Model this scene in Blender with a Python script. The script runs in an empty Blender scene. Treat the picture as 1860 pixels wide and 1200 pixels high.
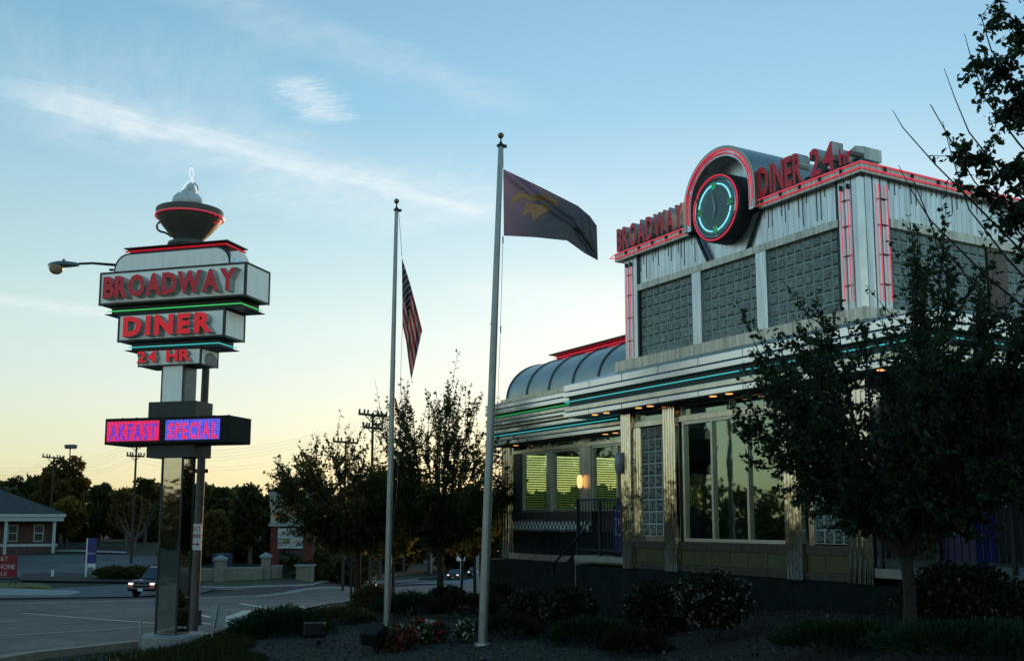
import bpy, math, random
import numpy as np
from mathutils import Vector, Matrix
R = math.radians
sc = bpy.context.scene
COL = sc.collection
# ------------------------------------------------------------------ camera, sky, sun, exposure
EYE = 1.7
F, CX, CY = 1877.0, 930.0, 697.0
PITCH = math.atan(248 / F)
cam = bpy.data.cameras.new('camera'); co = bpy.data.objects.new('camera', cam); COL.objects.link(co)
co.location = (0, 0, EYE); co.rotation_euler = (math.pi / 2 + PITCH, 0, 0)
cam.sensor_width = 36; cam.lens = F / 1860 * 36; cam.shift_y = 97 / 1860; cam.clip_start = .05; cam.clip_end = 3000
sc.camera = co
SUN_AZ, SUN_EL = 12.0, 2.4            # degrees; azimuth clockwise from +Y (the view direction)
sl = bpy.data.lights.new('sun', 'SUN'); sl.energy = 1.6; sl.angle = R(.5); sl.color = (1.0, .60, .32)
so = bpy.data.objects.new('sun', sl); COL.objects.link(so)
sd = Vector((math.sin(R(SUN_AZ)) * math.cos(R(SUN_EL)), math.cos(R(SUN_AZ)) * math.cos(R(SUN_EL)), math.sin(R(SUN_EL))))
so.rotation_euler = sd.to_track_quat('Z', 'Y').to_euler()
W = bpy.data.worlds.new('World'); sc.world = W; W.use_nodes = True
wn = W.node_tree.nodes; wl = W.node_tree.links; wn.clear()
def N(t, **k):
    n = wn.new(t)
    for a, b in k.items(): setattr(n, a, b)
    return n
def wmath(op, a, b=None, c=None):
    n = N('ShaderNodeMath', operation=op)
    for i, v in enumerate((a, b, c)):
        if v is None: continue
        if isinstance(v, (int, float)): n.inputs[i].default_value = v
        else: wl.new(v, n.inputs[i])
    return n.outputs[0]
sky = N('ShaderNodeTexSky', sky_type='NISHITA'); sky.sun_disc = False
sky.sun_elevation = R(SUN_EL); sky.sun_rotation = R(SUN_AZ); sky.air_density = 1.0; sky.dust_density = .6; sky.ozone_density = 2.0
tc = N('ShaderNodeTexCoord'); sep = N('ShaderNodeSeparateXYZ'); wl.new(tc.outputs['Generated'], sep.inputs[0])
sx, sy, sz = sep.outputs
# sky colour by height: cream at the horizon, pale, then clear blue; deeper away from the glow
elev = wmath('ARCSINE', sz)
ramp = N('ShaderNodeValToRGB'); wl.new(wmath('DIVIDE', elev, R(60)), ramp.inputs[0])
ST = [(0.0, (.80, .66, .38)), (.05, (.88, .82, .56)), (.10, (.86, .88, .74)), (.125, (.82, .88, .80)), (.175, (.74, .86, .83)), (.225, (.60, .78, .81)), (.285, (.48, .70, .80)),
      (.365, (.31, .58, .77)), (.465, (.25, .48, .68)), (.80, (.11, .29, .48)), (1.0, (.08, .24, .42))]
cr = ramp.color_ramp
while len(cr.elements) < len(ST): cr.elements.new(.5)
for e, (p, c) in zip(cr.elements, ST): e.position = p; e.color = (*c, 1)
# away from the sunset the sky is darker and bluer
hor = wmath('SQRT', wmath('ADD', wmath('MULTIPLY', sx, sx), wmath('MULTIPLY', sy, sy)))
cosaz = wmath('DIVIDE', wmath('ADD', wmath('MULTIPLY', sx, sd.x), wmath('MULTIPLY', sy, sd.y)), wmath('MAXIMUM', hor, .001))
ang = wmath('ARCCOSINE', wmath('MINIMUM', wmath('MAXIMUM', cosaz, -.999), .999))
away = N('ShaderNodeMapRange', interpolation_type='SMOOTHSTEP'); wl.new(ang, away.inputs[0]); away.inputs[1].default_value = R(6); away.inputs[2].default_value = R(48)
away.inputs[3].default_value = 0; away.inputs[4].default_value = 1
# cirrus: streaks on a flat layer high above (direction divided by its height)
den = wmath('MAXIMUM', sz, .03)
u0 = wmath('DIVIDE', sx, den); v0 = wmath('DIVIDE', sy, den)
cmb = N('ShaderNodeCombineXYZ'); wl.new(u0, cmb.inputs[0]); wl.new(v0, cmb.inputs[1])
def streak(px1, py1, px2, py2, w, soft, seed, strength):
    """a cirrus band between two points of the sky, given as pixels of the photograph, laid out on the cloud layer"""
    def d(px, py):
        r = ray(px, py); return (r[0] / r[2], r[1] / r[2])
    a, b = d(px1, py1), d(px2, py2)
    L = math.hypot(b[0] - a[0], b[1] - a[1]); ex = ((b[0] - a[0]) / L, (b[1] - a[1]) / L)
    du = wmath('SUBTRACT', u0, a[0]); dv = wmath('SUBTRACT', v0, a[1])
    al = wmath('DIVIDE', wmath('ADD', wmath('MULTIPLY', du, ex[0]), wmath('MULTIPLY', dv, ex[1])), L)
    ac = wmath('SUBTRACT', wmath('MULTIPLY', du, -ex[1]), wmath('MULTIPLY', dv, -ex[0]))
    c2 = N('ShaderNodeCombineXYZ'); wl.new(wmath('MULTIPLY', al, 5.0), c2.inputs[0]); wl.new(wmath('DIVIDE', ac, w), c2.inputs[1]); c2.inputs[2].default_value = seed
    n1 = N('ShaderNodeTexNoise'); n1.inputs['Scale'].default_value = 1.0; n1.inputs['Detail'].default_value = 6; n1.inputs['Roughness'].default_value = .6; n1.inputs['Distortion'].default_value = .5
    wl.new(c2.outputs[0], n1.inputs['Vector'])
    wob = wmath('MULTIPLY', wmath('SUBTRACT', n1.outputs[0], .5), soft)
    acr = wmath('ABSOLUTE', wmath('ADD', wmath('DIVIDE', ac, w), wob))
    m1 = N('ShaderNodeMapRange', interpolation_type='SMOOTHSTEP'); wl.new(acr, m1.inputs[0]); m1.inputs[1].default_value = 1; m1.inputs[2].default_value = 0; m1.inputs[3].default_value = 0; m1.inputs[4].default_value = 1
    m2 = N('ShaderNodeMapRange', interpolation_type='SMOOTHSTEP'); wl.new(wmath('ABSOLUTE', wmath('SUBTRACT', al, .5)), m2.inputs[0]); m2.inputs[1].default_value = .55; m2.inputs[2].default_value = .3; m2.inputs[3].default_value = 0; m2.inputs[4].default_value = 1
    c3 = N('ShaderNodeCombineXYZ'); wl.new(wmath('MULTIPLY', al, 26.0), c3.inputs[0]); wl.new(wmath('DIVIDE', ac, w * .5), c3.inputs[1]); c3.inputs[2].default_value = seed + 3
    n2 = N('ShaderNodeTexNoise'); n2.inputs['Scale'].default_value = 1.0; n2.inputs['Detail'].default_value = 5; wl.new(c3.outputs[0], n2.inputs['Vector'])
    m3 = N('ShaderNodeMapRange'); wl.new(n2.outputs[0], m3.inputs[0]); m3.inputs[1].default_value = .3; m3.inputs[2].default_value = .7; m3.inputs[3].default_value = .45; m3.inputs[4].default_value = 1.0
    return wmath('MULTIPLY', wmath('MULTIPLY', wmath('MULTIPLY', m1.outputs[0], m2.outputs[0]), m3.outputs[0]), strength)
def ray(x, y):
    u = (x - CX) / F; v = (CY - y) / F; sp, cp = math.sin(PITCH), math.cos(PITCH)
    return (u, cp - v * sp, sp + v * cp)
cl = None
for a in [(-90, 130, 930, 405, .13, 2.4, 1, .46), (-60, 165, 1000, 400, .36, 1.8, 2, .36), (240, -60, 980, 215, .14, 1.8, 3, .2), (-60, 100, 520, 190, .45, 1.8, 9, .14),
          (528, 134, 606, 226, .10, 1.9, 4, .60), (-200, 520, 360, 590, .25, 1.5, 5, .45), (850, 490, 1400, 640, .55, 1.6, 6, .4), (380, 330, 800, 420, .3, 1.6, 7, .25)]:
    s_ = streak(*a); cl = s_ if cl is None else wmath('ADD', cl, s_)
cl = wmath('MINIMUM', cl, .9)
mixb = N('ShaderNodeMixRGB'); wl.new(wmath('MULTIPLY', away.outputs[0], 1.0), mixb.inputs[0]); wl.new(ramp.outputs[0], mixb.inputs[1])
back = N('ShaderNodeMixRGB', blend_type='MULTIPLY'); back.inputs[0].default_value = 1; wl.new(ramp.outputs[0], back.inputs[1]); back.inputs[2].default_value = (.73, .81, .81, 1)
wl.new(back.outputs[0], mixb.inputs[2])
mixc = N('ShaderNodeMixRGB'); wl.new(cl, mixc.inputs[0]); wl.new(mixb.outputs[0], mixc.inputs[1]); mixc.inputs[2].default_value = (.86, .90, .90, 1)
bgA = N('ShaderNodeBackground'); wl.new(sky.outputs[0], bgA.inputs[0]); bgA.inputs[1].default_value = .05
bgB = N('ShaderNodeBackground'); wl.new(mixc.outputs[0], bgB.inputs[0]); bgB.inputs[1].default_value = 1.0
add = N('ShaderNodeAddShader'); wl.new(bgA.outputs[0], add.inputs[0]); wl.new(bgB.outputs[0], add.inputs[1])
wo = N('ShaderNodeOutputWorld'); wl.new(add.outputs[0], wo.inputs[0])
sc.view_settings.view_transform = 'Standard'; sc.view_settings.look = 'None'; sc.view_settings.gamma = 1; sc.view_settings.exposure = 0.0
sc.cycles.max_bounces = 8; sc.cycles.transparent_max_bounces = 16

# ------------------------------------------------------------------ measuring helpers (a pixel of the photo, at a known depth or on the ground)
def at(x, y, D):
    r = ray(x, y); k = D / r[1]; return Vector((r[0] * k, D, EYE + r[2] * k))
def sm(a, b, x):
    t = min(1, max(0, (x - a) / (b - a))); return t * t * (3 - 2 * t)
def ground(X, Y):
    zr = -.9 - .045 * (min(max(Y, 20), 150) - 20)
    zl = -.9 - .045 * (min(max(Y, 20), 62) - 20) + .052 * (min(max(Y, 64), 100) - 64) + .01 * (min(max(Y, 100), 200) - 100)
    r = X / max(Y, 20); base = zr + (zl - zr) * sm(-.12, -.24, r)
    plat = -.22 - .27 * sm(.5, -4.2, X) + .58 * sm(1.5, 5.0, X) + .2 * sm(10, 3, Y)
    edge = -4.3 - .5 * sm(14, 24, Y) + .15 * math.sin(Y * 1.3)
    m = sm(edge - 3.4, edge + .6, X) * sm(41, 27, Y)
    if Y < 12: m = max(m, sm(-14, -6, X) * sm(14, 8, Y))
    return base + (plat - base) * m
def on_ground(x, y, far=400):
    r = ray(x, y); k = 4.0
    while k < far:
        if EYE + r[2] * k < ground(r[0] * k, r[1] * k):
            lo, hi = k / 1.01, k
            for _ in range(20):
                mid = (lo + hi) / 2
                if EYE + r[2] * mid < ground(r[0] * mid, r[1] * mid): hi = mid
                else: lo = mid
            k = hi; break
        k *= 1.01
    return Vector((r[0] * k, r[1] * k, ground(r[0] * k, r[1] * k)))

# ------------------------------------------------------------------ materials
MATS = {}
def mat(name, col, rough=.6, metal=0., var=.15, vs=6., bump=0., bs=30., emis=None, es=1., spec=.5, stretch=None, trans=None, cracks=False):
    if name in MATS: return MATS[name]
    m = bpy.data.materials.new(name); m.use_nodes = True; n = m.node_tree.nodes; l = m.node_tree.links
    b = n['Principled BSDF']; b.inputs['Roughness'].default_value = rough; b.inputs['Metallic'].default_value = metal
    b.inputs['Specular IOR Level'].default_value = spec
    t = n.new('ShaderNodeTexCoord'); mp = n.new('ShaderNodeMapping'); l.new(t.outputs['Object'], mp.inputs[0])
    if stretch: mp.inputs['Scale'].default_value = stretch
    if var > 0:
        nz = n.new('ShaderNodeTexNoise'); nz.inputs['Scale'].default_value = vs; nz.inputs['Detail'].default_value = 7; nz.inputs['Roughness'].default_value = .65; l.new(mp.outputs[0], nz.inputs['Vector'])
        cr = n.new('ShaderNodeValToRGB'); l.new(nz.outputs[0], cr.inputs[0])
        cr.color_ramp.elements[0].position = .3; cr.color_ramp.elements[1].position = .7
        cr.color_ramp.elements[0].color = tuple(max(0, c * (1 - var * 1.6)) for c in col) + (1,); cr.color_ramp.elements[1].color = tuple(min(1, c * (1 + var)) for c in col) + (1,)
        l.new(cr.outputs[0], b.inputs['Base Color'])
    else: b.inputs['Base Color'].default_value = (*col, 1)
    if bump > 0:
        nb = n.new('ShaderNodeTexNoise'); nb.inputs['Scale'].default_value = bs; nb.inputs['Detail'].default_value = 4; l.new(mp.outputs[0], nb.inputs['Vector'])
        bp = n.new('ShaderNodeBump'); bp.inputs['Strength'].default_value = bump; bp.inputs['Distance'].default_value = .05; l.new(nb.outputs[0], bp.inputs['Height']); l.new(bp.outputs[0], b.inputs['Normal'])
    if cracks:
        nd = n.new('ShaderNodeTexNoise'); nd.inputs['Scale'].default_value = .8; l.new(mp.outputs[0], nd.inputs['Vector'])
        av = n.new('ShaderNodeVectorMath'); av.operation = 'ADD'; l.new(mp.outputs[0], av.inputs[0]); l.new(nd.outputs['Color'], av.inputs[1])
        vo = n.new('ShaderNodeTexVoronoi'); vo.feature = 'DISTANCE_TO_EDGE'; vo.inputs['Scale'].default_value = .22; l.new(av.outputs[0], vo.inputs['Vector'])
        mr = n.new('ShaderNodeMapRange'); l.new(vo.outputs['Distance'], mr.inputs[0]); mr.inputs[1].default_value = .004; mr.inputs[2].default_value = .014; mr.inputs[3].default_value = .45; mr.inputs[4].default_value = 1
        n3 = n.new('ShaderNodeTexNoise'); n3.inputs['Scale'].default_value = .16; n3.inputs['Detail'].default_value = 3; l.new(mp.outputs[0], n3.inputs['Vector'])
        m3 = n.new('ShaderNodeMapRange'); l.new(n3.outputs[0], m3.inputs[0]); m3.inputs[1].default_value = .38; m3.inputs[2].default_value = .62; m3.inputs[3].default_value = .72; m3.inputs[4].default_value = 1.15
        mm = n.new('ShaderNodeMath'); mm.operation = 'MULTIPLY'; l.new(mr.outputs[0], mm.inputs[0]); l.new(m3.outputs[0], mm.inputs[1])
        mx = n.new('ShaderNodeMixRGB'); mx.blend_type = 'MULTIPLY'; mx.inputs[0].default_value = 1; l.new(cr.outputs[0], mx.inputs[1]); l.new(mm.outputs[0], mx.inputs[2]); l.new(mx.outputs[0], b.inputs['Base Color'])
    if emis: b.inputs['Emission Color'].default_value = (*emis, 1); b.inputs['Emission Strength'].default_value = es
    MATS[name] = m; return m
def leafmat(name, c1, c2, tr=.35):
    if name in MATS: return MATS[name]
    m = bpy.data.materials.new(name); m.use_nodes = True; n = m.node_tree.nodes; l = m.node_tree.links; n.clear()
    g = n.new('ShaderNodeNewGeometry'); cr = n.new('ShaderNodeValToRGB'); l.new(g.outputs['Random Per Island'], cr.inputs[0])
    cr.color_ramp.elements[0].color = (*c1, 1); cr.color_ramp.elements[1].color = (*c2, 1)
    t = n.new('ShaderNodeTexCoord'); nz = n.new('ShaderNodeTexNoise'); nz.inputs['Scale'].default_value = 1.3; l.new(t.outputs['Object'], nz.inputs['Vector'])
    mx = n.new('ShaderNodeMixRGB'); mx.blend_type = 'MULTIPLY'; mx.inputs[0].default_value = .6; l.new(cr.outputs[0], mx.inputs[1]); l.new(nz.outputs[0], mx.inputs[2])
    b = n.new('ShaderNodeBsdfPrincipled'); b.inputs['Roughness'].default_value = .45; b.inputs['Specular IOR Level'].default_value = .25; l.new(mx.outputs[0], b.inputs['Base Color'])
    tl = n.new('ShaderNodeBsdfTranslucent'); l.new(cr.outputs[0], tl.inputs[0])
    ms = n.new('ShaderNodeMixShader'); ms.inputs[0].default_value = tr; l.new(b.outputs[0], ms.inputs[1]); l.new(tl.outputs[0], ms.inputs[2])
    o = n.new('ShaderNodeOutputMaterial'); l.new(ms.outputs[0], o.inputs[0]); MATS[name] = m; return m
def glassmat(name, tint, refl=.35, rough=.02, wob=.008):
    if name in MATS: return MATS[name]
    m = bpy.data.materials.new(name); m.use_nodes = True; n = m.node_tree.nodes; l = m.node_tree.links; n.clear()
    t = n.new('ShaderNodeTexCoord'); nz = n.new('ShaderNodeTexNoise'); nz.inputs['Scale'].default_value = 1.6; l.new(t.outputs['Object'], nz.inputs['Vector'])
    bp = n.new('ShaderNodeBump'); bp.inputs['Strength'].default_value = wob; bp.inputs['Distance'].default_value = .3; l.new(nz.outputs[0], bp.inputs['Height'])
    tr = n.new('ShaderNodeBsdfTransparent'); tr.inputs[0].default_value = (*tint, 1)
    gl = n.new('ShaderNodeBsdfGlossy'); gl.inputs[0].default_value = (.62, .85, .72, 1); gl.inputs['Roughness'].default_value = rough; l.new(bp.outputs[0], gl.inputs['Normal'])
    fr = n.new('ShaderNodeFresnel'); fr.inputs[0].default_value = 1.5
    mp = n.new('ShaderNodeMapRange'); l.new(fr.outputs[0], mp.inputs[0]); mp.inputs[1].default_value = 0; mp.inputs[2].default_value = 1; mp.inputs[3].default_value = refl; mp.inputs[4].default_value = 1
    ms = n.new('ShaderNodeMixShader'); l.new(mp.outputs[0], ms.inputs[0]); l.new(tr.outputs[0], ms.inputs[1]); l.new(gl.outputs[0], ms.inputs[2])
    o = n.new('ShaderNodeOutputMaterial'); l.new(ms.outputs[0], o.inputs[0]); MATS[name] = m; return m
def emat(name, col, s, base=(.2, .2, .2)):
    return mat(name, base, .3, 0, 0, emis=col, es=s)
STEEL = mat('polished_steel', (.70, .72, .70), .16, 1, .12, 3, .10, 2.2, stretch=(1, 1, .5))
STEEL_V = mat('fluted_chrome', (.72, .71, .64), .07, 1, .08, 5, .40, 2.4, stretch=(1, 1, .35))
PANEL = mat('brushed_panel', (.70, .78, .80), .34, .85, .20, 2.4, .08, 3, stretch=(4, 4, .3))
STREAK = mat('stained_trim', (.52, .53, .47), .36, .85, .30, 5, .03, 8, stretch=(4, 4, .2))
ROOFM = mat('zinc_roof', (.36, .37, .34), .33, .9, .12, 1.2, .03, 4)
DARKM = mat('dark_metal', (.035, .045, .045), .45, .3, .2)
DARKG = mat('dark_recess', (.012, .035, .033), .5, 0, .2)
RECESS_G = mat('green_recess', (.012, .06, .035), .5, 0, .2)
CONC = mat('concrete', (.30, .30, .27), .85, 0, .18, 5, .2, 40)
PLINTH = mat('dark_stone', (.010, .017, .017), .8, 0, .3, 3, .15, 20, spec=.12)
def blockmat(name, c1, c2, rough, bump, bs):
    m = mat(name, c1, rough, .1, 0, 1, bump, bs, spec=.75); n = m.node_tree.nodes; l = m.node_tree.links
    g_ = n.new('ShaderNodeNewGeometry'); cr_ = n.new('ShaderNodeValToRGB'); l.new(g_.outputs['Random Per Island'], cr_.inputs[0]); cr_.color_ramp.elements[0].color = (*c1, 1); cr_.color_ramp.elements[1].color = (*c2, 1)
    nz = n.new('ShaderNodeTexNoise'); nz.inputs['Scale'].default_value = 11; nz.inputs['Detail'].default_value = 3; nz.inputs['Distortion'].default_value = 1.5
    t = n.new('ShaderNodeTexCoord'); l.new(t.outputs['Object'], nz.inputs['Vector']); mr = n.new('ShaderNodeMapRange'); l.new(nz.outputs[0], mr.inputs[0]); mr.inputs[1].default_value = .35; mr.inputs[2].default_value = .65; mr.inputs[3].default_value = .55; mr.inputs[4].default_value = 1.25
    mx = n.new('ShaderNodeMixRGB'); mx.blend_type = 'MULTIPLY'; mx.inputs[0].default_value = 1; l.new(cr_.outputs[0], mx.inputs[1]); l.new(mr.outputs[0], mx.inputs[2]); l.new(mx.outputs[0], n['Principled BSDF'].inputs['Base Color']); return m
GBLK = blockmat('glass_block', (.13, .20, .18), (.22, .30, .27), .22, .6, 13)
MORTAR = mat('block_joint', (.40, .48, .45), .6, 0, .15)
GBLK_D = blockmat('glass_block_low', (.035, .065, .055), (.09, .13, .11), .15, .8, 12); SHADE_STEEL = mat('shaded_sill_steel', (.085, .085, .075), .48, .8, .3, 5, .03, 8, stretch=(4, 4, .2))  # sill steel: copy of the stained trim with shade darkened into its colour
RED_L = mat('red_letter_face', (.42, .006, .020), .35, 0, .08, 8, emis=(.55, .004, .03), es=.16)
RED_L2 = mat('bright_red_letter_face', (.62, .008, .020), .35, 0, .06, 8, emis=(.75, .004, .02), es=.42)
LSIDE = mat('letter_side_metal', (.42, .45, .44), .4, .5, .2, 6)
NRED = emat('red_neon', (.74, .035, .075), .88, (.4, .02, .04)); NRED2 = emat('dim_red_neon', (.62, .01, .03), .6, (.4, .02, .03))
NCYAN = emat('cyan_neon', (.05, .62, .64), .85); NGREEN = emat('green_neon', (.02, .55, .12), .6); NWHITE = mat('clear_neon', (.75, .80, .85), .15, 0, 0, spec=.8)
NBLUE = emat('blue_green_neon', (.25, .85, 1.0), 1.1)
WARM = emat('warm_lamp', (1.0, .42, .12), 1.6)
GLASS = glassmat('window_glass', (.40, .68, .40), .22); GLASS_D = glassmat('dark_window_glass', (.20, .30, .26), .34)
WHITE = mat('white_paint', (.75, .77, .76), .5, 0, .08)
POLE = mat('galvanised_pole', (.34, .37, .36), .38, .7, .12, 3)
BLACK = mat('black_paint', (.010, .010, .011), .6, 0, .1, spec=.15)
MULCH = mat('mulch', (.030, .027, .020), .9, 0, .5, 16, .9, 55)
GRASS_G = mat('grass_ground', (.022, .030, .010), .95, 0, .45, 3, .6, 40)
ASPH = mat('asphalt', (.15, .115, .09), .85, 0, .28, .9, .25, 60, cracks=True)
ASPH2 = mat('blue_asphalt', (.085, .09, .085), .85, 0, .2, .6, .2, 60, cracks=True)
BRICKPAVE = mat('red_brick_paving', (.085, .042, .042), .9, 0, .25, 2, .2, 40)
LINE = mat('road_paint', (.50, .46, .38), .7, 0, .22, 9)
BARK = mat('bark', (.030, .024, .020), .9, 0, .3, 14, .6, 30)
BRICK = mat('brick_wall', (.12, .065, .05), .9, 0, .25, 3, .2, 30)
BLIND = leafmat('translucent_blind', (.46, .52, .28), (.50, .56, .30), .62)

# ------------------------------------------------------------------ mesh building
class MB:
    def __init__(s): s.v = []; s.f = []; s.m = []
    def add(s, vs, fs, mi=0):
        o = len(s.v); s.v += [tuple(v) for v in vs]; s.f += [tuple(i + o for i in f) for f in fs]; s.m += [mi] * len(fs); return s
    def box(s, x0, x1, y0, y1, z0, z1, mi=0):
        return s.add([(x0, y0, z0), (x1, y0, z0), (x1, y1, z0), (x0, y1, z0), (x0, y0, z1), (x1, y0, z1), (x1, y1, z1), (x0, y1, z1)],
                     [(0, 3, 2, 1), (4, 5, 6, 7), (0, 1, 5, 4), (1, 2, 6, 5), (2, 3, 7, 6), (3, 0, 4, 7)], mi)
    def prism(s, poly, lo, hi, axis='y', mi=0):
        n = len(poly)
        def q(p, h): return (p[0], h, p[1]) if axis == 'y' else ((p[0], p[1], h) if axis == 'z' else (h, p[0], p[1]))
        return s.add([q(p, lo) for p in poly] + [q(p, hi) for p in poly], [tuple(range(n)), tuple(range(2 * n - 1, n - 1, -1))] + [(i, i + n, (i + 1) % n + n, (i + 1) % n) for i in range(n)], mi)
    def tube(s, pts, r, n=6, mi=0, r2=None, closed=False):
        pts = [Vector(p) for p in pts]; k = len(pts); vs = []
        for i, p in enumerate(pts):
            if closed: d = pts[(i + 1) % k] - pts[i - 1]
            else: d = pts[min(i + 1, k - 1)] - pts[max(i - 1, 0)]
            d.normalize(); a = d.cross(Vector((0, 0, 1)) if abs(d.z) < .9 else Vector((1, 0, 0))).normalized(); b = d.cross(a)
            rr = r if r2 is None else r + (r2 - r) * i / max(1, k - 1)
            if isinstance(r, (list, tuple)): rr = r[i]
            for j in range(n):
                t = 2 * math.pi * j / n; vs.append(p + a * math.cos(t) * rr + b * math.sin(t) * rr)
        fs = []
        for i in range(k if closed else k - 1):
            i2 = (i + 1) % k
            for j in range(n): fs.append((i * n + j, i * n + (j + 1) % n, i2 * n + (j + 1) % n, i2 * n + j))
        if not closed: fs += [tuple(range(n - 1, -1, -1)), tuple((k - 1) * n + j for j in range(n))]
        return s.add(vs, fs, mi)
    def lathe(s, prof, cx=0, cy=0, n=24, mi=0, axis='z', ax=0):
        vs = []
        for r, h in prof:
            for j in range(n):
                t = 2 * math.pi * j / n
                if axis == 'z': vs.append((cx + r * math.cos(t), cy + r * math.sin(t), h))
                else: vs.append((cx + r * math.cos(t), h, cy + r * math.sin(t)))      # revolve about y
        fs = []
        for i in range(len(prof) - 1):
            for j in range(n):
                q = (i * n + j, i * n + (j + 1) % n, (i + 1) * n + (j + 1) % n, (i + 1) * n + j); fs.append(q if axis == 'z' else q[::-1])
        return s.add(vs, fs, mi)
    def build(s, name, mats, parent=None, smooth=False, bevel=0):
        me = bpy.data.meshes.new(name); me.from_pydata(s.v, [], s.f); me.update()
        for m in (mats if isinstance(mats, (list, tuple)) else [mats]): me.materials.append(m)
        me.polygons.foreach_set('material_index', s.m)
        if smooth: me.polygons.foreach_set('use_smooth', [True] * len(s.f))
        o = bpy.data.objects.new(name, me); COL.objects.link(o)
        if parent: o.parent = parent
        if bevel:
            b = o.modifiers.new('bevel', 'BEVEL'); b.width = bevel; b.segments = 2; b.limit_method = 'ANGLE'
        if smooth:
            try:
                me.set_sharp_from_angle(angle=R(40))
            except Exception: pass
        return o
def tag(o, label=None, cat=None, group=None, kind=None):
    if label: o['label'] = label
    if cat: o['category'] = cat
    if group: o['group'] = group
    if kind: o['kind'] = kind
    return o
def empty(name, loc, rz=0, label=None, cat=None, group=None):
    o = bpy.data.objects.new(name, None); COL.objects.link(o); o.location = loc; o.rotation_euler = (0, 0, rz); o.empty_display_size = .2
    return tag(o, label, cat, group)
def bx(name, m, p, *a, bevel=0): return MB().box(*a).build(name, m, p, bevel=bevel)
_tc = {}
def char_mesh(ch, bold=.02):
    if (ch, bold) in _tc: return _tc[(ch, bold)]
    cu = bpy.data.curves.new('t', 'FONT'); cu.body = ch; cu.size = 1; cu.extrude = .5; cu.offset = bold; cu.resolution_u = 3
    o = bpy.data.objects.new('t', cu); COL.objects.link(o)
    dg = bpy.context.evaluated_depsgraph_get(); me = o.evaluated_get(dg).to_mesh()
    v = [tuple(p.co) for p in me.vertices]; f = [tuple(p.vertices) for p in me.polygons]; nz = [p.normal.z for p in me.polygons]
    o.evaluated_get(dg).to_mesh_clear(); bpy.data.objects.remove(o); bpy.data.curves.remove(cu)
    x0 = min(p[0] for p in v); x1 = max(p[0] for p in v)
    _tc[(ch, bold)] = (v, f, nz, x0, x1); return _tc[(ch, bold)]
def word(text, x0, x1, z0, h, y, depth, bold=.03, gap=.12, caps=.73):
    """letters standing in the x-z plane facing -y between x0 and x1; returns one MB per letter (face = material 0, sides = 1)"""
    out = []; items = []; w = 0
    for ch in text:
        if ch == ' ': items.append(None); w += .45; continue
        c = char_mesh(ch, bold); items.append(c); w += (c[4] - c[3]) + gap
    w -= gap; k = (x1 - x0) / w; kz = h / caps; x = x0
    for c in items:
        if c is None: x += .45 * k; continue
        v, f, nz, a, b = c; m = MB()
        vs = [(x + (p[0] - a) * k, y + depth * (.5 - p[2]), z0 + p[1] * kz) for p in v]
        m.add(vs, f); m.m = [0 if q > .9 else 1 for q in nz]
        out.append(m); x += (b - a + gap) * k
    return out
def merged(ms):
    r = MB()
    for m in ms:
        o = len(r.v); r.v += m.v; r.f += [tuple(i + o for i in f) for f in m.f]; r.m += m.m
    return r

# ------------------------------------------------------------------ ground
def grid_mesh(name, xs, ys, m, dz=0, mask=None):
    nx, ny = len(xs), len(ys)
    vs = [(x, y, ground(x, y) + dz) for y in ys for x in xs]
    fs = [(j * nx + i, j * nx + i + 1, (j + 1) * nx + i + 1, (j + 1) * nx + i) for j in range(ny - 1) for i in range(nx - 1)
          if mask is None or mask((xs[i] + xs[i + 1]) / 2, (ys[j] + ys[j + 1]) / 2)]
    b = MB(); b.add(vs, fs); o = b.build(name, m, smooth=True); tag(o, kind='structure'); return o
g1 = [math.sinh(t) * 9 for t in np.linspace(-4.4, 4.2, 230)]
g2 = [math.sinh(t) * 12 + 14 for t in np.linspace(-3.2, 4.1, 230)]
grid_mesh('ground', g1, g2, GRASS_G)
def bed_edge(y): return -4.35 - .5 * sm(14, 24, y) + .35 * math.sin(y * .9) + .12 * math.sin(y * 3.1)
def ribbon(name, A, B, m, dz, n=60, na=6, kind='structure', th=0):
    """sheet draped on the ground between two polylines of world points"""
    def samp(P, t):
        L = [0]
        for a, b in zip(P, P[1:]): L.append(L[-1] + math.hypot(b[0] - a[0], b[1] - a[1]))
        d = t * L[-1]
        for i in range(len(P) - 1):
            if d <= L[i + 1] or i == len(P) - 2:
                k = (d - L[i]) / max(1e-6, L[i + 1] - L[i]); return (P[i][0] + (P[i + 1][0] - P[i][0]) * k, P[i][1] + (P[i + 1][1] - P[i][1]) * k)
    vs = []; fs = []
    for i in range(n + 1):
        a = samp(A, i / n); b = samp(B, i / n)
        for j in range(na + 1):
            k = j / na; x = a[0] + (b[0] - a[0]) * k; y = a[1] + (b[1] - a[1]) * k; vs.append((x, y, ground(x, y) + dz))
    w = na + 1
    for i in range(n):
        for j in range(na): fs.append((i * w + j, i * w + j + 1, (i + 1) * w + j + 1, (i + 1) * w + j))
    if th:
        o = len(vs); vs += [(x, y, z - th) for x, y, z in vs]
        for i in range(n):
            fs.append((i * w, (i + 1) * w, (i + 1) * w + o, i * w + o)); fs.append((i * w + na, i * w + na + o, (i + 1) * w + na + o, (i + 1) * w + na))
        for j in range(na): fs.append((j, j + o, j + 1 + o, j + 1)); fs.append((n * w + j, n * w + j + 1, n * w + j + 1 + o, n * w + j + o))
    b = MB(); b.add(vs, fs); o = b.build(name, m); tag(o, kind=kind); return o
ys = np.linspace(2, 30, 120)
ribbon('mulch_bed', [(bed_edge(y), y) for y in ys], [(16, y) for y in ys], MULCH, .02, n=150, na=60)
def g(px, py): v = on_ground(px, py); return (v.x, v.y)
near = [(-17, 4), (-13, 11), g(0, 1204), g(262, 1172), (-6.4, 26), (-3.5, 31), (2, 37), (12, 45), (40, 66), (90, 100)]
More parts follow.
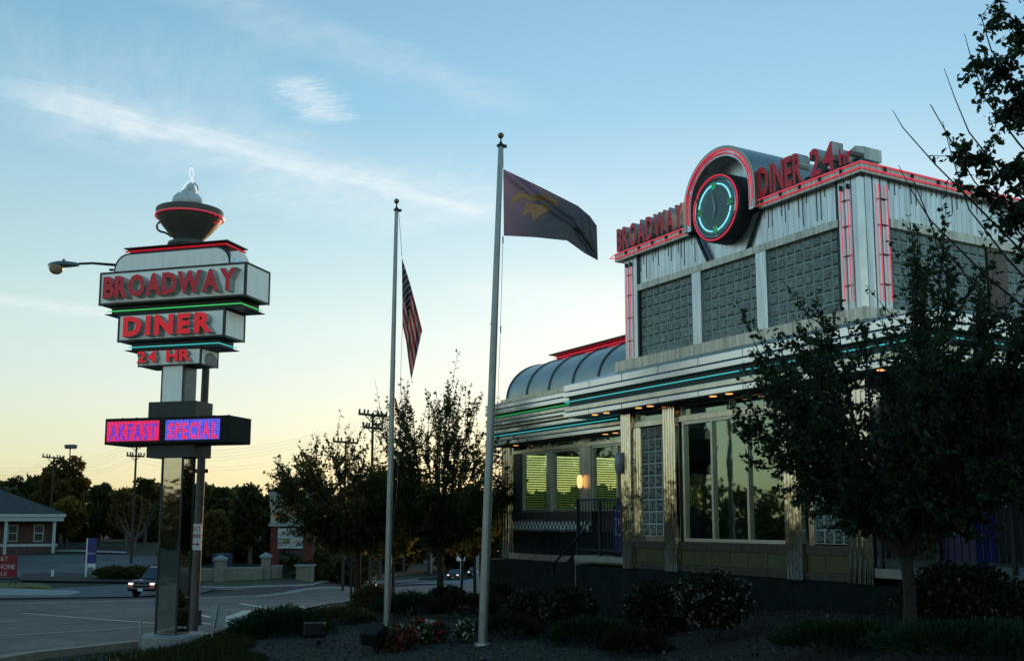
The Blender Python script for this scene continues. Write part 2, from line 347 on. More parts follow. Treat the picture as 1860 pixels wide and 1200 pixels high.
far = [(-90, 30), (-48, 40), g(0, 1100), g(140, 1097), g(280, 1094), g(370, 1089), g(520, 1081), g(697, 1072), g(873, 1062), (30, 122), (60, 145)]
ribbon('road', near, far, ASPH, .045, n=160, na=40)
off = lambda P, d: [(p[0] - d * .57, p[1] + d * .82) for p in P]
ribbon('kerb', [(p[0] + .02, p[1] - .02) for p in near[:4]], [(p[0] + .30, p[1] - .16) for p in near[:4]], mat('kerb_concrete', (.30, .25, .18), .85, 0, .15, 6, .2, 40), .15, n=60, na=1, th=.25)
ribbon('kerb', far, off(far, .6), CONC, .13, n=160, na=2, th=.2)
ribbon('brick_median', off(far, .6), off(far, 4.6), BRICKPAVE, .11, n=160, na=4, th=.2)
far2 = off(far, 4.6)
ribbon('side_road', [(-80, 52), (-40, 52), g(130, 1086), g(360, 1080), g(700, 1060), g(900, 1052)], [(-80, 66), (-46, 63), g(60, 1071), g(230, 1062), g(380, 1066), g(720, 1054)], mat('side_asphalt', (.085, .09, .092), .8, 0, .2, 1, .2, 60), .06, n=90, na=8)
ribbon('road', [g(690, 1063), g(760, 1061), g(860, 1060), g(925, 1058)], [g(880, 1044), g(892, 1036), g(905, 1034), g(935, 1034)], mat('distant_asphalt', (.15, .17, .18), .8, 0, .15, .5), .08, n=20, na=10)
ribbon('parking_lot', [g(-200, 1050), g(-60, 1052), g(60, 1050), g(200, 1050), g(300, 1050), g(330, 1051)], [g(-200, 1008), g(-60, 1008), g(30, 1009), g(200, 1008), g(300, 1011), g(325, 1013)], ASPH2, .07, n=40, na=16)
ribbon('verge', [g(-60, 1071), g(0, 1071), g(60, 1070), g(96, 1073)], [g(-60, 1062), g(0, 1062), g(60, 1063), g(92, 1067)], mat('dry_verge', (.16, .14, .03), .95, 0, .4, 3, .4, 30), .16, n=20, na=4, th=.2)
ribbon('traffic_island', [g(-80, 1084), g(0, 1084), g(90, 1084), g(130, 1083), g(147, 1079)], [g(-80, 1071), g(0, 1071), g(90, 1074), g(130, 1075), g(145, 1077)], CONC, .14, n=40, na=3, th=.15)
ribbon('verge', [g(366, 1068), g(440, 1070), g(560, 1066), g(700, 1057), g(760, 1052), g(800, 1050)], [g(366, 1053), g(440, 1053), g(560, 1052), g(700, 1049), g(760, 1048), g(800, 1047)], mat('dull_verge', (.065, .075, .028), .95, 0, .4, 2, .4, 30), .12, n=40, na=4)
ribbon('kerb', [g(366, 1070), g(440, 1072), g(560, 1068), g(700, 1058), g(760, 1053)], [g(366, 1068), g(440, 1070), g(560, 1066), g(700, 1057), g(760, 1052)], CONC, .16, n=40, na=1, th=.15)
ribbon('hedge_bed', [g(35, 1056), g(120, 1058), g(300, 1060)], [g(40, 1044), g(120, 1042), g(300, 1048)], mat('dark_bed', (.035, .03, .022), .95, 0, .4, 3), .12, n=20, na=3)
ribbon('pavement', [g(0, 1003), g(60, 1005), g(130, 1003), g(230, 1006)], [g(0, 999), g(60, 1000), g(130, 999), g(230, 1003)], CONC, .1, n=12, na=2)
# painted markings
def stripe(x1, y1, x2, y2, w, dash=None):
    a = on_ground(x1, y1); b = on_ground(x2, y2); d = Vector((b.x - a.x, b.y - a.y)).normalized(); q = Vector((-d.y, d.x)) * w / 2
    return ribbon('lane_marking', [(a.x + q.x, a.y + q.y), (b.x + q.x, b.y + q.y)], [(a.x - q.x, a.y - q.y), (b.x - q.x, b.y - q.y)], LINE, .055, n=24, na=1)
stripe(40, 1115.5, 300, 1136, .22); stripe(0, 1158, 470, 1128, .16); stripe(0, 1131, 42, 1130, .14); stripe(192, 1108, 345, 1107, .2); stripe(420, 1136, 300, 1130, .16)
stripe(436, 1097, 880, 1111, .3); stripe(545, 1102, 640, 1096, .16); stripe(340, 1108, 440, 1109, .3); stripe(360, 1118, 560, 1117, .3); stripe(360, 1133, 600, 1117, .2)
stripe(412, 1126, 455, 1110, .5); stripe(462, 1120, 520, 1114, .22); stripe(500, 1120, 552, 1115, .18); stripe(345, 1143, 435, 1147, .2)
for k in range(4): stripe(152 + k * 22, 1073.5 + k * .2, 196 + k * 22, 1077 + k * .5, .35)
for x in (0, 150): stripe(x + 125, 1040, x + 180, 1044, .12)
stripe(158, 1035, 190, 1038, .1)

# ------------------------------------------------------------------ the diner (local frame: x along the front towards the viewer, y into the building)
DL = empty('diner_building', (3.03, 18.5, 0), R(-60.2985), 'stainless steel retro diner with red neon, glass block tower and a round clock', 'building')
P = DL
bx('plinth', PLINTH, P, -7.46, 12.0, .02, 6.0, -1.4, .80)
bx('floor_slab', CONC, P, -7.3, -1.82, .68, 5.5, .803, .93); bx('floor_slab', CONC, P, -1.8, 4.1, .25, 5.9, .803, .93)
# --- upper tower
T0, T1 = -1.65, 4.30
core = MB(); core.box(T0 + .12, T1 - .12, .25, 5.3, 4.5, 6.78); core.build('tower_wall', DARKM, P)
def fluted(x0, x1, y, z0, z1, n, d=.05, axis='x'):
    m = MB(); w = (x1 - x0) / n; poly = []
    for i in range(n):
        a = x0 + i * w; poly += [(a, y), (a + w * .10, y - d), (a + w * .90, y - d), (a + w, y)]
    poly = poly + [(x1, y + .15), (x0, y + .15)]
    if axis == 'y': poly = [(-b + 0, a) for a, b in poly]     # facing +x: x = -(y-offset)
    m.prism(poly, z0, z1, 'z'); return m
fluted(T0, -1.22, 0.05, 4.77, 6.80, 3).build('corner_column', PANEL, P)
fluted(3.84, T1 - .06, 0.05, 4.77, 6.80, 3).build('corner_column', PANEL, P)
m = MB()
for i in range(3): m.box(T1 - .13, T1 + .02, .06 + i * .17, .06 + i * .17 + .14, 4.77, 6.80)
m.box(T1 - .2, T1 - .03, .05, .56, 4.77, 6.80); m.build('corner_column', PANEL, P)
bx('corner_post', STEEL, P, T1 - .07, T1 + .01, -.02, .055, 4.77, 6.8)
# corrugated band with the clock panel between its two halves
def corr(x0, x1, y, z0, z1, pitch=.115, cut=None):
    m = MB(); n = int((x1 - x0) / pitch); w = (x1 - x0) / n
    for i in range(n):
        a = x0 + i * w; zz0 = z0
        if cut: zz0 = max(z0, cut(a + w / 2))
        if zz0 < z1 - .02: m.box(a + .0025, a + w - .0025, y, y + .06, zz0, z1)
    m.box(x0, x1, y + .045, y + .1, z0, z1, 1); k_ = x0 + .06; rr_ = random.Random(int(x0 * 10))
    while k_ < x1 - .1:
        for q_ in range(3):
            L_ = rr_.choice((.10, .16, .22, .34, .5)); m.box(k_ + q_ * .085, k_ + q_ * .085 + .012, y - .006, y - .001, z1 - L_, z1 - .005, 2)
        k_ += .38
    return m
C = 1.36
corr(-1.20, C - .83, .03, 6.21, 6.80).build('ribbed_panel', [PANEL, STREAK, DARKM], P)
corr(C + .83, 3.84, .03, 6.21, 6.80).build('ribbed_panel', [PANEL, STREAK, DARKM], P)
MB().prism([(C - .83, 6.80), (C - .50, 6.21), (C + .50, 6.21), (C + .83, 6.80)], .085, .12).build('clock_panel', PANEL, P)
MB().prism([(C - .83, 6.22), (C - .50, 6.21), (C - .83, 6.80)], .03, .10).build('ribbed_panel', PANEL, P)
MB().prism([(C + .83, 6.80), (C + .50, 6.21), (C + .83, 6.22)], .03, .10).build('ribbed_panel', PANEL, P)
for q in (-1, 1): MB().prism([(C + q * .85, 6.80), (C + q * .81, 6.80), (C + q * .48, 6.21), (C + q * .52, 6.21)][::q], -.03, .03).build('trim_strip', DARKM, P)
bx('header_band', STREAK, P, -1.22, 3.84, -.02, .1, 6.09, 6.21)
bx('sill_band', STREAK, P, T0 - .2, T1 + .08, -.12, .2, 4.58, 4.77)
bx('sill_band', STREAK, P, T1 - .02, T1 + .12, .2, 5.2, 4.58, 4.77)
bx('header_band', STREAK, P, T1 - .1, T1 + .025, .57, 5.2, 6.05, 6.19)
m = MB()
rr_ = random.Random(4)
for i in range(38):
    m.box(T1 - .05, T1, .58 + i * .12, .58 + i * .12 + .115, 6.19, 6.80)
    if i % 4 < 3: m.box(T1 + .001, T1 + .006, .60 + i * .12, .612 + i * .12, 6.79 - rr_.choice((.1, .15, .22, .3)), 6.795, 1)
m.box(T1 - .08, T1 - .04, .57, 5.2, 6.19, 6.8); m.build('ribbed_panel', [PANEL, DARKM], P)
for a, b in ((.41, .65), (2.05, 2.29)): bx('window_post', PANEL, P, a, b, -.01, .12, 4.77, 6.09)
for a in (-1.235, 3.80): bx('window_post', DARKM, P, a, a + .05, .0, .12, 4.77, 6.80)
def blocks(x0, x1, z0, z1, nx, nz, y, name, gm, axis='x'):
    m = MB(); w = (x1 - x0) / nx; h = (z1 - z0) / nz; g_ = .013
    for i in range(nx):
        for j in range(nz):
            a, b, c, d = x0 + i * w + g_, x0 + (i + 1) * w - g_, z0 + j * h + g_, z0 + (j + 1) * h - g_; e = .028
            V = [(a, y, c), (b, y, c), (b, y, d), (a, y, d), (a + e, y - .022, c + e), (b - e, y - .022, c + e), (b - e, y - .022, d - e), (a + e, y - .022, d - e)]
            if axis == 'y': V = [(y - (p[1] - y), p[0], p[2]) for p in V]
            m.add(V, [(4, 5, 6, 7), (0, 1, 5, 4), (1, 2, 6, 5), (2, 3, 7, 6), (3, 0, 4, 7)])
    if axis == 'x': m.box(x0, x1, y, y + .05, z0, z1, 1)
    else: m.box(y - .05, y, x0, x1, z0, z1, 1)
    return m.build(name, [gm, MORTAR], P)
blocks(-1.20, .41, 4.77, 6.09, 8, 7, .06, 'glass_block_window', GBLK)
blocks(.65, 2.05, 4.77, 6.09, 7, 7, .06, 'glass_block_window', GBLK)
blocks(2.29, 3.82, 4.77, 6.09, 8, 7, .06, 'glass_block_window', GBLK)
blocks(.60, 2.82, 4.77, 6.05, 11, 7, T1 - .03, 'glass_block_window', GBLK, 'y')
bx('window_post', mat('bronze_panel', (.10, .08, .065), .4, .4), P, T1 - .06, T1 + .01, 2.84, 3.3, 4.77, 6.05)
blocks(3.32, 5.1, 4.77, 6.05, 8, 7, T1 - .03, 'glass_block_window', GBLK, 'y')
# fascia with neon
bx('fascia', STREAK, P, T0 - .17, C - .9, -.10, .3, 6.78, 6.95); bx('fascia', STREAK, P, C + .9, T1 + .10, -.10, .3, 6.78, 6.95)
bx('fascia', STREAK, P, T1 - .2, T1 + .10, .3, 5.4, 6.78, 6.95)
bx('roof', ROOFM, P, T0 - .1, T1 - .0, .3, 5.4, 6.80, 7.0)
MB().prism([(T0 - .15, 6.95), (C - .9, 6.95), (C - .9, 7.05), (T0 - .1, 7.05)], 0.0, .3).build('parapet', DARKM, P)
MB().prism([(C + .9, 6.95), (T1 + .02, 6.95), (T1 - .02, 7.05), (C + .9, 7.05)], 0.0, .3).build('parapet', DARKM, P)
MB().prism([(3.95, 7.05), (T1 - .02, 7.05), (T1 - .02, 7.24), (4.12, 7.30), (3.95, 7.24)], .12, .5).build('parapet_cap', STREAK, P)
NR = .0095
def neon(name, pts, m=None, r=NR, p=None): return MB().tube(pts, r, 6).build(name, m or NRED, p or P, smooth=True)
zA, zB = 6.925, 6.835
def xz(x, z, y=-.125): return (x, y, z)
arcr = .85
archpts = [(C - arcr, -.2, 6.95)] + [(C - arcr * math.cos(t), -.2, 7.18 + arcr * math.sin(t)) for t in np.linspace(0, math.pi, 20)] + [(C + arcr, -.2, 6.95)]
neon('neon_tube', [xz(T0 - .30, 6.88), xz(T0 - .12, zA), xz(C - .92, zA), xz(C - .92, 6.93)] )
neon('neon_tube', [xz(T0 - .30, 6.88), xz(T0 - .12, zB), xz(C - .80, zB)])
neon('neon_tube', [xz(C + .86, zA), xz(T1 + .12, zA), (T1 + .125, .0, zA), (T1 + .125, 5.3, zA)])
neon('neon_tube', [xz(C + .80, zB), xz(T1 + .12, zB), (T1 + .125, .0, zB), (T1 + .125, 5.3, zB)])
neon('neon_tube', archpts, r=.012)
arch2 = [(C - .79, -.19, 6.90)] + [(C - .79 * math.cos(t), -.19, 7.18 + .79 * math.sin(t)) for t in np.linspace(0, math.pi, 20)] + [(C + .79, -.19, 6.84)]
neon('neon_tube', arch2, NRED2)
for i in range(14):
    x = T0 + .2 + i * .42
    if abs(x - C) > .85: bx('tube_clip', DARKM, P, x, x + .02, -.13, -.095, 6.84, 6.93)
for i in range(8): bx('tube_clip', DARKM, P, T1 + .09, T1 + .13, .4 + i * .6, .42 + i * .6, 6.84, 6.93)
for xa in (-1.54, 3.93):
    for d in (0, .13): neon('neon_tube', [(xa + d, -.03, 4.80 if xa < 0 else 4.9), (xa + d, -.03, 6.70)], r=.0075)
    for z in (5.15, 5.6, 6.05, 6.45): bx('tube_clip', DARKM, P, xa, xa + .13, -.025, -.005, z, z + .012)
    for d in (0, .13): bx('tube_end', DARKM, P, xa + d - .01, xa + d + .012, -.05, 0, 6.62, 6.70)
for d in (.32, .50): neon('neon_tube', [(T1 + .05, d, 4.9), (T1 + .05, d, 6.68)], r=.008)
for z in (5.15, 5.6, 6.05, 6.45): bx('tube_clip', DARKM, P, T1 + .03, T1 + .055, .32, .50, z, z + .012)
# arch hood and clock
def archpoly(r, zc, zb, n=22): return [(C - r, zb)] + [(C - r * math.cos(t), zc + r * math.sin(t)) for t in np.linspace(0, math.pi, n)] + [(C + r, zb)]
def arch_shell(r0, r1, y0, y1, zc=7.18, zb=6.80, n=24):
    o = archpoly(r1, zc, zb, n); i = archpoly(r0, zc, zb, n); k = len(o); m = MB()
    V = [(p[0], y0, p[1]) for p in o] + [(p[0], y0, p[1]) for p in i] + [(p[0], y1, p[1]) for p in o] + [(p[0], y1, p[1]) for p in i]
    Fs = []
    for q in range(k - 1):
        Fs += [(q, q + 1, k + q + 1, k + q), (q, 2 * k + q, 2 * k + q + 1, q + 1), (k + q, k + q + 1, 3 * k + q + 1, 3 * k + q), (2 * k + q, 3 * k + q, 3 * k + q + 1, 2 * k + q + 1)]
    m.add(V, Fs); return m
ah = arch_shell(.745, .89, -.17, .20).build('arch_hood', PANEL, P, smooth=True)
arch_shell(.86, .92, -.19, 3.2).build('vault_roof', ROOFM, P, smooth=True)
MB().prism(archpoly(.76, 7.18, 6.60), .18, .21).build('niche_panel', PANEL, P)
ck = MB().lathe([(.52, -.235), (.585, -.235), (.60, -.20), (.60, .02), (.60, .17), (.57, .19)], C, 7.02, 40, axis='y').build('clock', mat('black_drum', (.035, .05, .05), .4, .3, .1), P, smooth=True)
MB().lathe([(.001, -.232), (.49, -.232), (.52, -.245), (.53, -.232)], C, 7.02, 40, axis='y').build('clock_face', mat('clock_dial', (.075, .17, .17), .3, 0, .1), ck, smooth=False)
ring = lambda r, y, a0=0, a1=2 * math.pi, n=40: [(C + r * math.sin(t), y, 7.02 + r * math.cos(t)) for t in np.linspace(a0, a1, n)]
MB().tube(ring(.56, -.255)[:-1], .012, 6, closed=True).build('neon_ring', NRED, ck, smooth=True)
MB().tube(ring(.515, -.25)[:-1], .012, 6, closed=True).build('steel_ring', STEEL, ck, smooth=True)
for k in range(4):
    a = math.pi / 2 * k + .17; MB().tube(ring(.41, -.262, a, a + math.pi / 2 - .34, 14), .013, 6).build('neon_ring', NBLUE, ck, smooth=True)
    a = math.pi / 2 * k; V = []
    for da, r in ((-.16, .45), (-.09, .33), (0, .45), (.09, .33), (.16, .45)):
        V.append((C + r * math.sin(a + da), -.265, 7.02 + r * math.cos(a + da)))
    MB().tube(V[:4], .009, 5).build('hour_marker', NGREEN, ck)
HND = mat('clock_hand_paint', (.45, .55, .55), .4)
def hand(a, l, w): 
    d = (math.sin(a), math.cos(a)); n_ = (d[1], -d[0])
    return MB().prism([(C - n_[0] * w, 7.02 - n_[1] * w), (C + n_[0] * w, 7.02 + n_[1] * w), (C + d[0] * l, 7.02 + d[1] * l)], -.262, -.256).build('clock_hand', HND, ck)
hand(R(-14), .32, .018); hand(R(196), .20, .022)
# roof letters
def facade_letters(t, x0, x1, z0, h, d=.24, y=-.02, rd=RED_L, gap=.10, bold=.03):
    for w in word(t, x0, x1, z0, h, y + d / 2, d, bold=bold, gap=gap): w.build('roof_letter', [rd, LSIDE], P)
facade_letters('BROADWAY', -1.75, .30, 6.99, .45, y=-.22)
facade_letters('DINER', 2.27, 3.24, 6.985, .49, y=-.22)
facade_letters('24', 3.42, 3.92, 6.98, .43, y=-.24)
facade_letters('hr', 3.99, 4.26, 6.99, .25, y=-.22)
# --- canopy of the middle block
XA, XB, YC = -3.13, 5.78, -.45
m = MB(); V = [(XA, YC, 4.44), (XB, YC, 4.44), (XB, 6, 4.44), (T1 + .1, 6, 4.58), (T1 + .1, -.12, 4.58), (T0 - .2, -.12, 4.58), (T0 - .2, 1.0, 4.58), (XA, 1.0, 4.44)]
m.add(V, [(0, 1, 4, 5), (1, 2, 3, 4), (0, 5, 6, 7)]); m.build('canopy_roof', STREAK, P)
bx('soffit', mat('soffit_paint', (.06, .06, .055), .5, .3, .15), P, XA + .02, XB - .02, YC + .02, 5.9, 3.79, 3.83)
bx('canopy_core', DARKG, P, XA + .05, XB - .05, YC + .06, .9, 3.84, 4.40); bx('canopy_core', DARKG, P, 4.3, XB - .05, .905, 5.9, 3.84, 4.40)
def band(z0, z1, off, mt, name='fascia_band', seams=True):
    m = MB(); o = off
    m.box(XA - o, XB + o, YC - o, YC + .05, z0, z1); m.box(XA - o, XA + .05, YC + .052, .58, z0, z1); m.box(XB - .05, XB + o, YC + .052, 5.9, z0, z1)
    return m.build(name, mt, P, bevel=.012)
BANDM = mat('bright_fascia', (.78, .82, .83), .22, .9, .08, 1.5, .04, 2, stretch=(.3, 1, 1))
BANDM2 = mat('cream_fascia', (.72, .72, .60), .30, .85, .16, 3, .04, 3, stretch=(1.2, 1, .3))
band(4.30, 4.44, .02, BANDM); band(4.185, 4.285, .03, BANDM); band(3.885, 3.985, .02, BANDM2); band(3.77, 3.87, .03, BANDM)
neon('neon_tube', [(XA - .01, .5, 4.09), (XA - .01, YC - .01, 4.09), (XB + .01, YC - .01, 4.09), (XB + .01, 5.8, 4.09)], NCYAN, .009)
rnd = random.Random(5)
for x in (-2.4, -2.0, -.95, -.6, 1.15, 1.55, 2.95, 4.7):
    MB().lathe([(.001, 3.782), (.05, 3.782), (.062, 3.78), (.062, 3.79)], x, -.22, 14).build('soffit_light', WARM if x < 3 else WARM, P)
# seams of the fascia sheets
m = MB()
for i in range(8): m.box(XA + .9 + i * 1.1, XA + .905 + i * 1.1, YC - .035, YC + .0, 3.77, 3.87); m.box(XA + .9 + i * 1.1, XA + .905 + i * 1.1, YC - .025, YC + .0, 4.30, 4.44)
m.build('fascia_seam', DARKM, P)
# --- middle block ground floor: columns, beams, windows
def chromecol(x0, x1, y=0.0):
    m = MB(); w = x1 - x0; n = 5; poly = []
    for i in range(n):
        for k in range(5):
            a = math.pi * k / 4; poly.append((x0 + (i + .5) * w / n - math.cos(a) * w / n * .48, y - math.sin(a) * .03))
    poly += [(x1, y + .3), (x0, y + .3)]
    m.prism(poly, .80, 3.79, 'z'); return m.build('column', STEEL_V, P, smooth=True)
chromecol(-1.80, -1.47, -.02); chromecol(-.49, -.12, -.02); chromecol(2.54, 2.90, -.02); chromecol(3.78, 4.25, -.02)
bx('side_wall', STEEL_V, P, -1.79, -1.70, .3, .62, .80, 3.79); bx('side_wall', STEEL_V, P, 4.14, 4.24, .3, 2.4, .80, 3.79)
WF = mat('window_frame_steel', (.52, .54, .50), .3, .9, .1, 3)
def beams(x0, x1, y=.05):
    bx('beam', BANDM2, P, x0, x1, y, y + .12, 3.47, 3.56)
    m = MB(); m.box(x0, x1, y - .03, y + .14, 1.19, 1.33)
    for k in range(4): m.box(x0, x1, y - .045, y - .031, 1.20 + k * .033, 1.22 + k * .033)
    m.build('sill_beam', SHADE_STEEL, P)
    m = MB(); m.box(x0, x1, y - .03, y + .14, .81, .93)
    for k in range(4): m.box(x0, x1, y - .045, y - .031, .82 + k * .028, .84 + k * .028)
    m.build('base_beam', SHADE_STEEL, P)
    bx('base_panel', mat('pale_yellow_enamel', (.065, .08, .032), .25, .2, .15, 4, spec=.8), P, x0, x1, y, y + .1, .935, 1.185)
    m = MB(); k = x0 + .35
    while k < x1: m.box(k, k + .012, y - .004, y - .001, .94, 1.18); k += .45
    m.build('panel_joint', DARKM, P)
for a, b in ((-1.46, -.50), (-.11, 2.53), (2.91, 3.77)): beams(a, b)
def pane(x0, x1, z0, z1, y, gm, par): return MB().add([(x0, y, z0), (x1, y, z0), (x1, y, z1), (x0, y, z1)], [(0, 1, 2, 3)]).build('pane', gm, par)
def window(x0, x1, z0, z1, y, fr=.05, mull=(), gm=GLASS, fm=WF, d=.08):
    m = MB(); m.box(x0, x1, y, y + d, z0, z0 + fr); m.box(x0, x1, y, y + d, z1 - fr, z1); m.box(x0, x0 + fr, y, y + d, z0 + fr, z1 - fr); m.box(x1 - fr, x1, y, y + d, z0 + fr, z1 - fr)
    for q in mull: m.box(q - .025, q + .025, y - .003, y + d, z0 + fr, z1 - fr)
    f = m.build('window', fm, P); pane(x0 + fr, x1 - fr, z0 + fr, z1 - fr, y + d * .6, gm, f); return f
window(-.06, 2.49, 1.335, 3.465, .07, .055, (.74, 1.62), GLASS_D)
for a, b in ((-.11, 1.2), (1.22, 2.53), (-1.46, -.50), (2.91, 3.77)): window(a, b, 3.565, 3.775, .10, .02, (), GLASS_D)
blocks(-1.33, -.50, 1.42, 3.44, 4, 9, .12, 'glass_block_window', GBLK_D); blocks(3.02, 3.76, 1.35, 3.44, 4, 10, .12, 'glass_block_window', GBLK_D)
m = MB()
for k in range(2): m.tube([(-1.43 + k * .075, .10, 1.34), (-1.43 + k * .075, .10, 3.46)], .035, 8)
m.build('jamb', STEEL_V, P, smooth=True); bx('side_wall', STEEL, P, -1.46, -1.34, .14, .2, 1.33, 3.47)
bx('side_wall', STEEL, P, 2.91, 3.02, .10, .2, 1.33, 3.47); bx('side_wall', STEEL, P, -1.33, -.5, .13, .2, 1.33, 1.42)
# interior of the middle block
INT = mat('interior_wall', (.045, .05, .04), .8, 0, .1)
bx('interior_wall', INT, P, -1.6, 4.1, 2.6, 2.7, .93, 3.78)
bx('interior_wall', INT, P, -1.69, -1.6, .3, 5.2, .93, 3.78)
m = MB()
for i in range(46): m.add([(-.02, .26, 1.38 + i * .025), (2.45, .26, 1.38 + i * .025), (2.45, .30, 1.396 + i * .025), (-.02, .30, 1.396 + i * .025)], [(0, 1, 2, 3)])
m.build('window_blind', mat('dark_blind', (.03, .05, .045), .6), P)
# --- left wing
YW = .55; X0 = -7.48
m = MB(); k = X0
for k in range(3): m.tube([(X0 + .06 + k * .12, YW - .03, .80), (X0 + .06 + k * .12, YW - .03, 3.46)], .06, 10)
m.build('corner_column', STEEL_V, P, smooth=True)
m = MB(); m.box(X0 + .02, X0 + .12, YW + .05, 5.6, .81, 1.78); m.box(X0 + .02, X0 + .12, YW + .05, 5.6, 3.30, 4.4)
for y in (YW + .05, 1.75, 2.9, 4.1, 5.3): m.box(X0 + .02, X0 + .12, y, y + .10, 1.78, 3.30)
m.build('end_wall', PANEL, P)
m = MB()
for i in range(25):
    z = 1.80 + i * .059; m.add([(X0 + .16, YW + .16, z), (X0 + .16, 5.5, z), (X0 + .185, 5.5, z + .022), (X0 + .185, YW + .16, z + .022)], [(0, 1, 2, 3)])
    m.box(X0 + .186, X0 + .187, YW + .16, 5.5, z + .022, z + .030)
m.build('window_blind', BLIND, P)
for a, b, mt in ((-6.98, -6.62, DARKM), (-5.42, -5.27, BANDM2), (-4.08, -3.90, BANDM2), (-3.895, -3.68, STREAK)): bx('pilaster', mt, P, a, b, YW - .02, YW + .14, 1.9, 3.46)
bx('pilaster', STEEL_V, P, X0 + .37, -6.99, YW, YW + .14, .81, 3.46)
for a, b in ((-6.61, -5.43), (-5.26, -4.09), (-3.67, -1.82)): window(a, b, 1.90, 3.27, YW, .045, ((-2.75,) if a > -4 else ()), GLASS)
bx('beam', BANDM2, P, -6.99, -1.80, YW - .04, YW + .12, 3.275, 3.35)
for a, b in ((-6.98, -6.15), (-6.13, -5.2), (-5.18, -4.10), (-3.9, -2.3), (-2.28, -1.82)): window(a, b, 3.355, 3.46, YW + .02, .012, (), GLASS_D)
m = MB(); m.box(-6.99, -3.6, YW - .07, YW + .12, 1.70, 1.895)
m.build('sill_beam', SHADE_STEEL, P)
m = MB()
n = 44; w = (6.98 - 3.72) / n
for i in range(n):
    for j in range(2): m.box(-6.98 + i * w, -6.98 + (i + 1) * w, YW - .02, YW + .05, 1.515 + j * .09, 1.515 + (j + 1) * .09, (i + j) % 2)
m.build('checker_strip', [mat('checker_white', (.55, .58, .55), .4), mat('checker_black', (.02, .03, .03), .3)], P)
bx('rail_trim', mat('bright_trim', (.85, .88, .9), .15, .9, .05), P, -6.99, -3.7, YW - .09, YW + .05, 1.47, 1.505)
m = MB(); m.box(-6.99, -1.8, YW, YW + .1, .95, 1.465)
for x in (-6.2, -5.3, -4.4): m.box(x, x + .02, YW - .01, YW - .001, .955, 1.46)
m.build('base_panel', mat('dark_enamel', (.012, .02, .022), .12, .2, .2, spec=.8), P)
bx('base_beam', STREAK, P, -7.08, -1.8, YW - .07, YW + .12, .81, .945)
bx('wall', INT, P, -3.9, -1.8, YW + .14, YW + .2, .93, 1.88)
# wing fascia, two tiers
YF = .06
def wband(z0, z1, y, mt, x0=X0 - .05): return bx('fascia_band', mt, P, x0, XA - .03, y, y + .08, z0, z1, bevel=.01)
WBACK = mat('wing_soffit', (.07, .075, .06), .5, .3)
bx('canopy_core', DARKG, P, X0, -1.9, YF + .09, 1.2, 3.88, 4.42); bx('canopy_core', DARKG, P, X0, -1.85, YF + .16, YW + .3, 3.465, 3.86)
bx('canopy_roof', STREAK, P, X0 - .05, XA, YF, 1.2, 4.43, 4.47)
wband(4.33, 4.425, YF, BANDM); wband(4.21, 4.31, YF - .01, BANDM); wband(4.03, 4.11, YF, BANDM2); wband(3.94, 4.01, YF - .01, BANDM); wband(3.87, 3.925, YF + .02, BANDM2)
for z0, z1, mt in ((3.77, 3.855, BANDM), (3.58, 3.66, BANDM2), (3.48, 3.565, BANDM)): bx('fascia_band', mt, P, X0 - .02, -1.84, YF + .08, YF + .15, z0, z1, bevel=.01)
neon('neon_tube', [(X0, YF + .06, 4.16), (XA - .03, YF + .06, 4.16)], NGREEN, .012)
neon('neon_tube', [(X0, YF + .13, 3.715), (-2.2, YF + .13, 3.715)], NCYAN, .009)
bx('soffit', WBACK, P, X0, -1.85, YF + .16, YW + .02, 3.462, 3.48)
for x in (-6.6, -2.9, -2.55): MB().lathe([(.001, 3.458), (.05, 3.458), (.06, 3.456), (.06, 3.47)], x, YF + .32, 12).build('soffit_light', WARM, P)
# wing interior with blinds on the far side, where the evening light comes through
YBK = 4.6
m = MB(); m.box(X0 + .1, -1.8, YBK, YBK + .1, .93, 1.75); m.box(X0 + .1, -1.8, YBK, YBK + .1, 3.15, 3.8)
for x in (X0 + .1, -6.2, -5.0, -3.8, -2.6): m.box(x, x + .14, YBK, YBK + .1, 1.75, 3.15)
m.build('back_wall', INT, P)
bx('ceiling', mat('ceiling_paint', (.20, .22, .17), .8), P, X0 + .13, -1.8, YW + .2, YBK, 3.40, 3.44)
m = MB()
for i in range(44):
    z = 1.76 + i * .031
    m.add([(X0 + .25, YBK - .08, z), (-1.8, YBK - .08, z), (-1.8, YBK - .055, z + .012), (X0 + .25, YBK - .055, z + .012)], [(0, 1, 2, 3)])
m.build('window_blind', BLIND, P)
m = MB()
for x in (-6.9, -5.9, -4.9, -3.9):
    m.box(x, x + .55, 1.3, 1.45, .93, 1.95); m.box(x + .1, x + .75, 1.6, 2.3, 1.66, 1.70)
m.build('booth_seat', mat('booth_vinyl', (.03, .025, .02), .4), P)
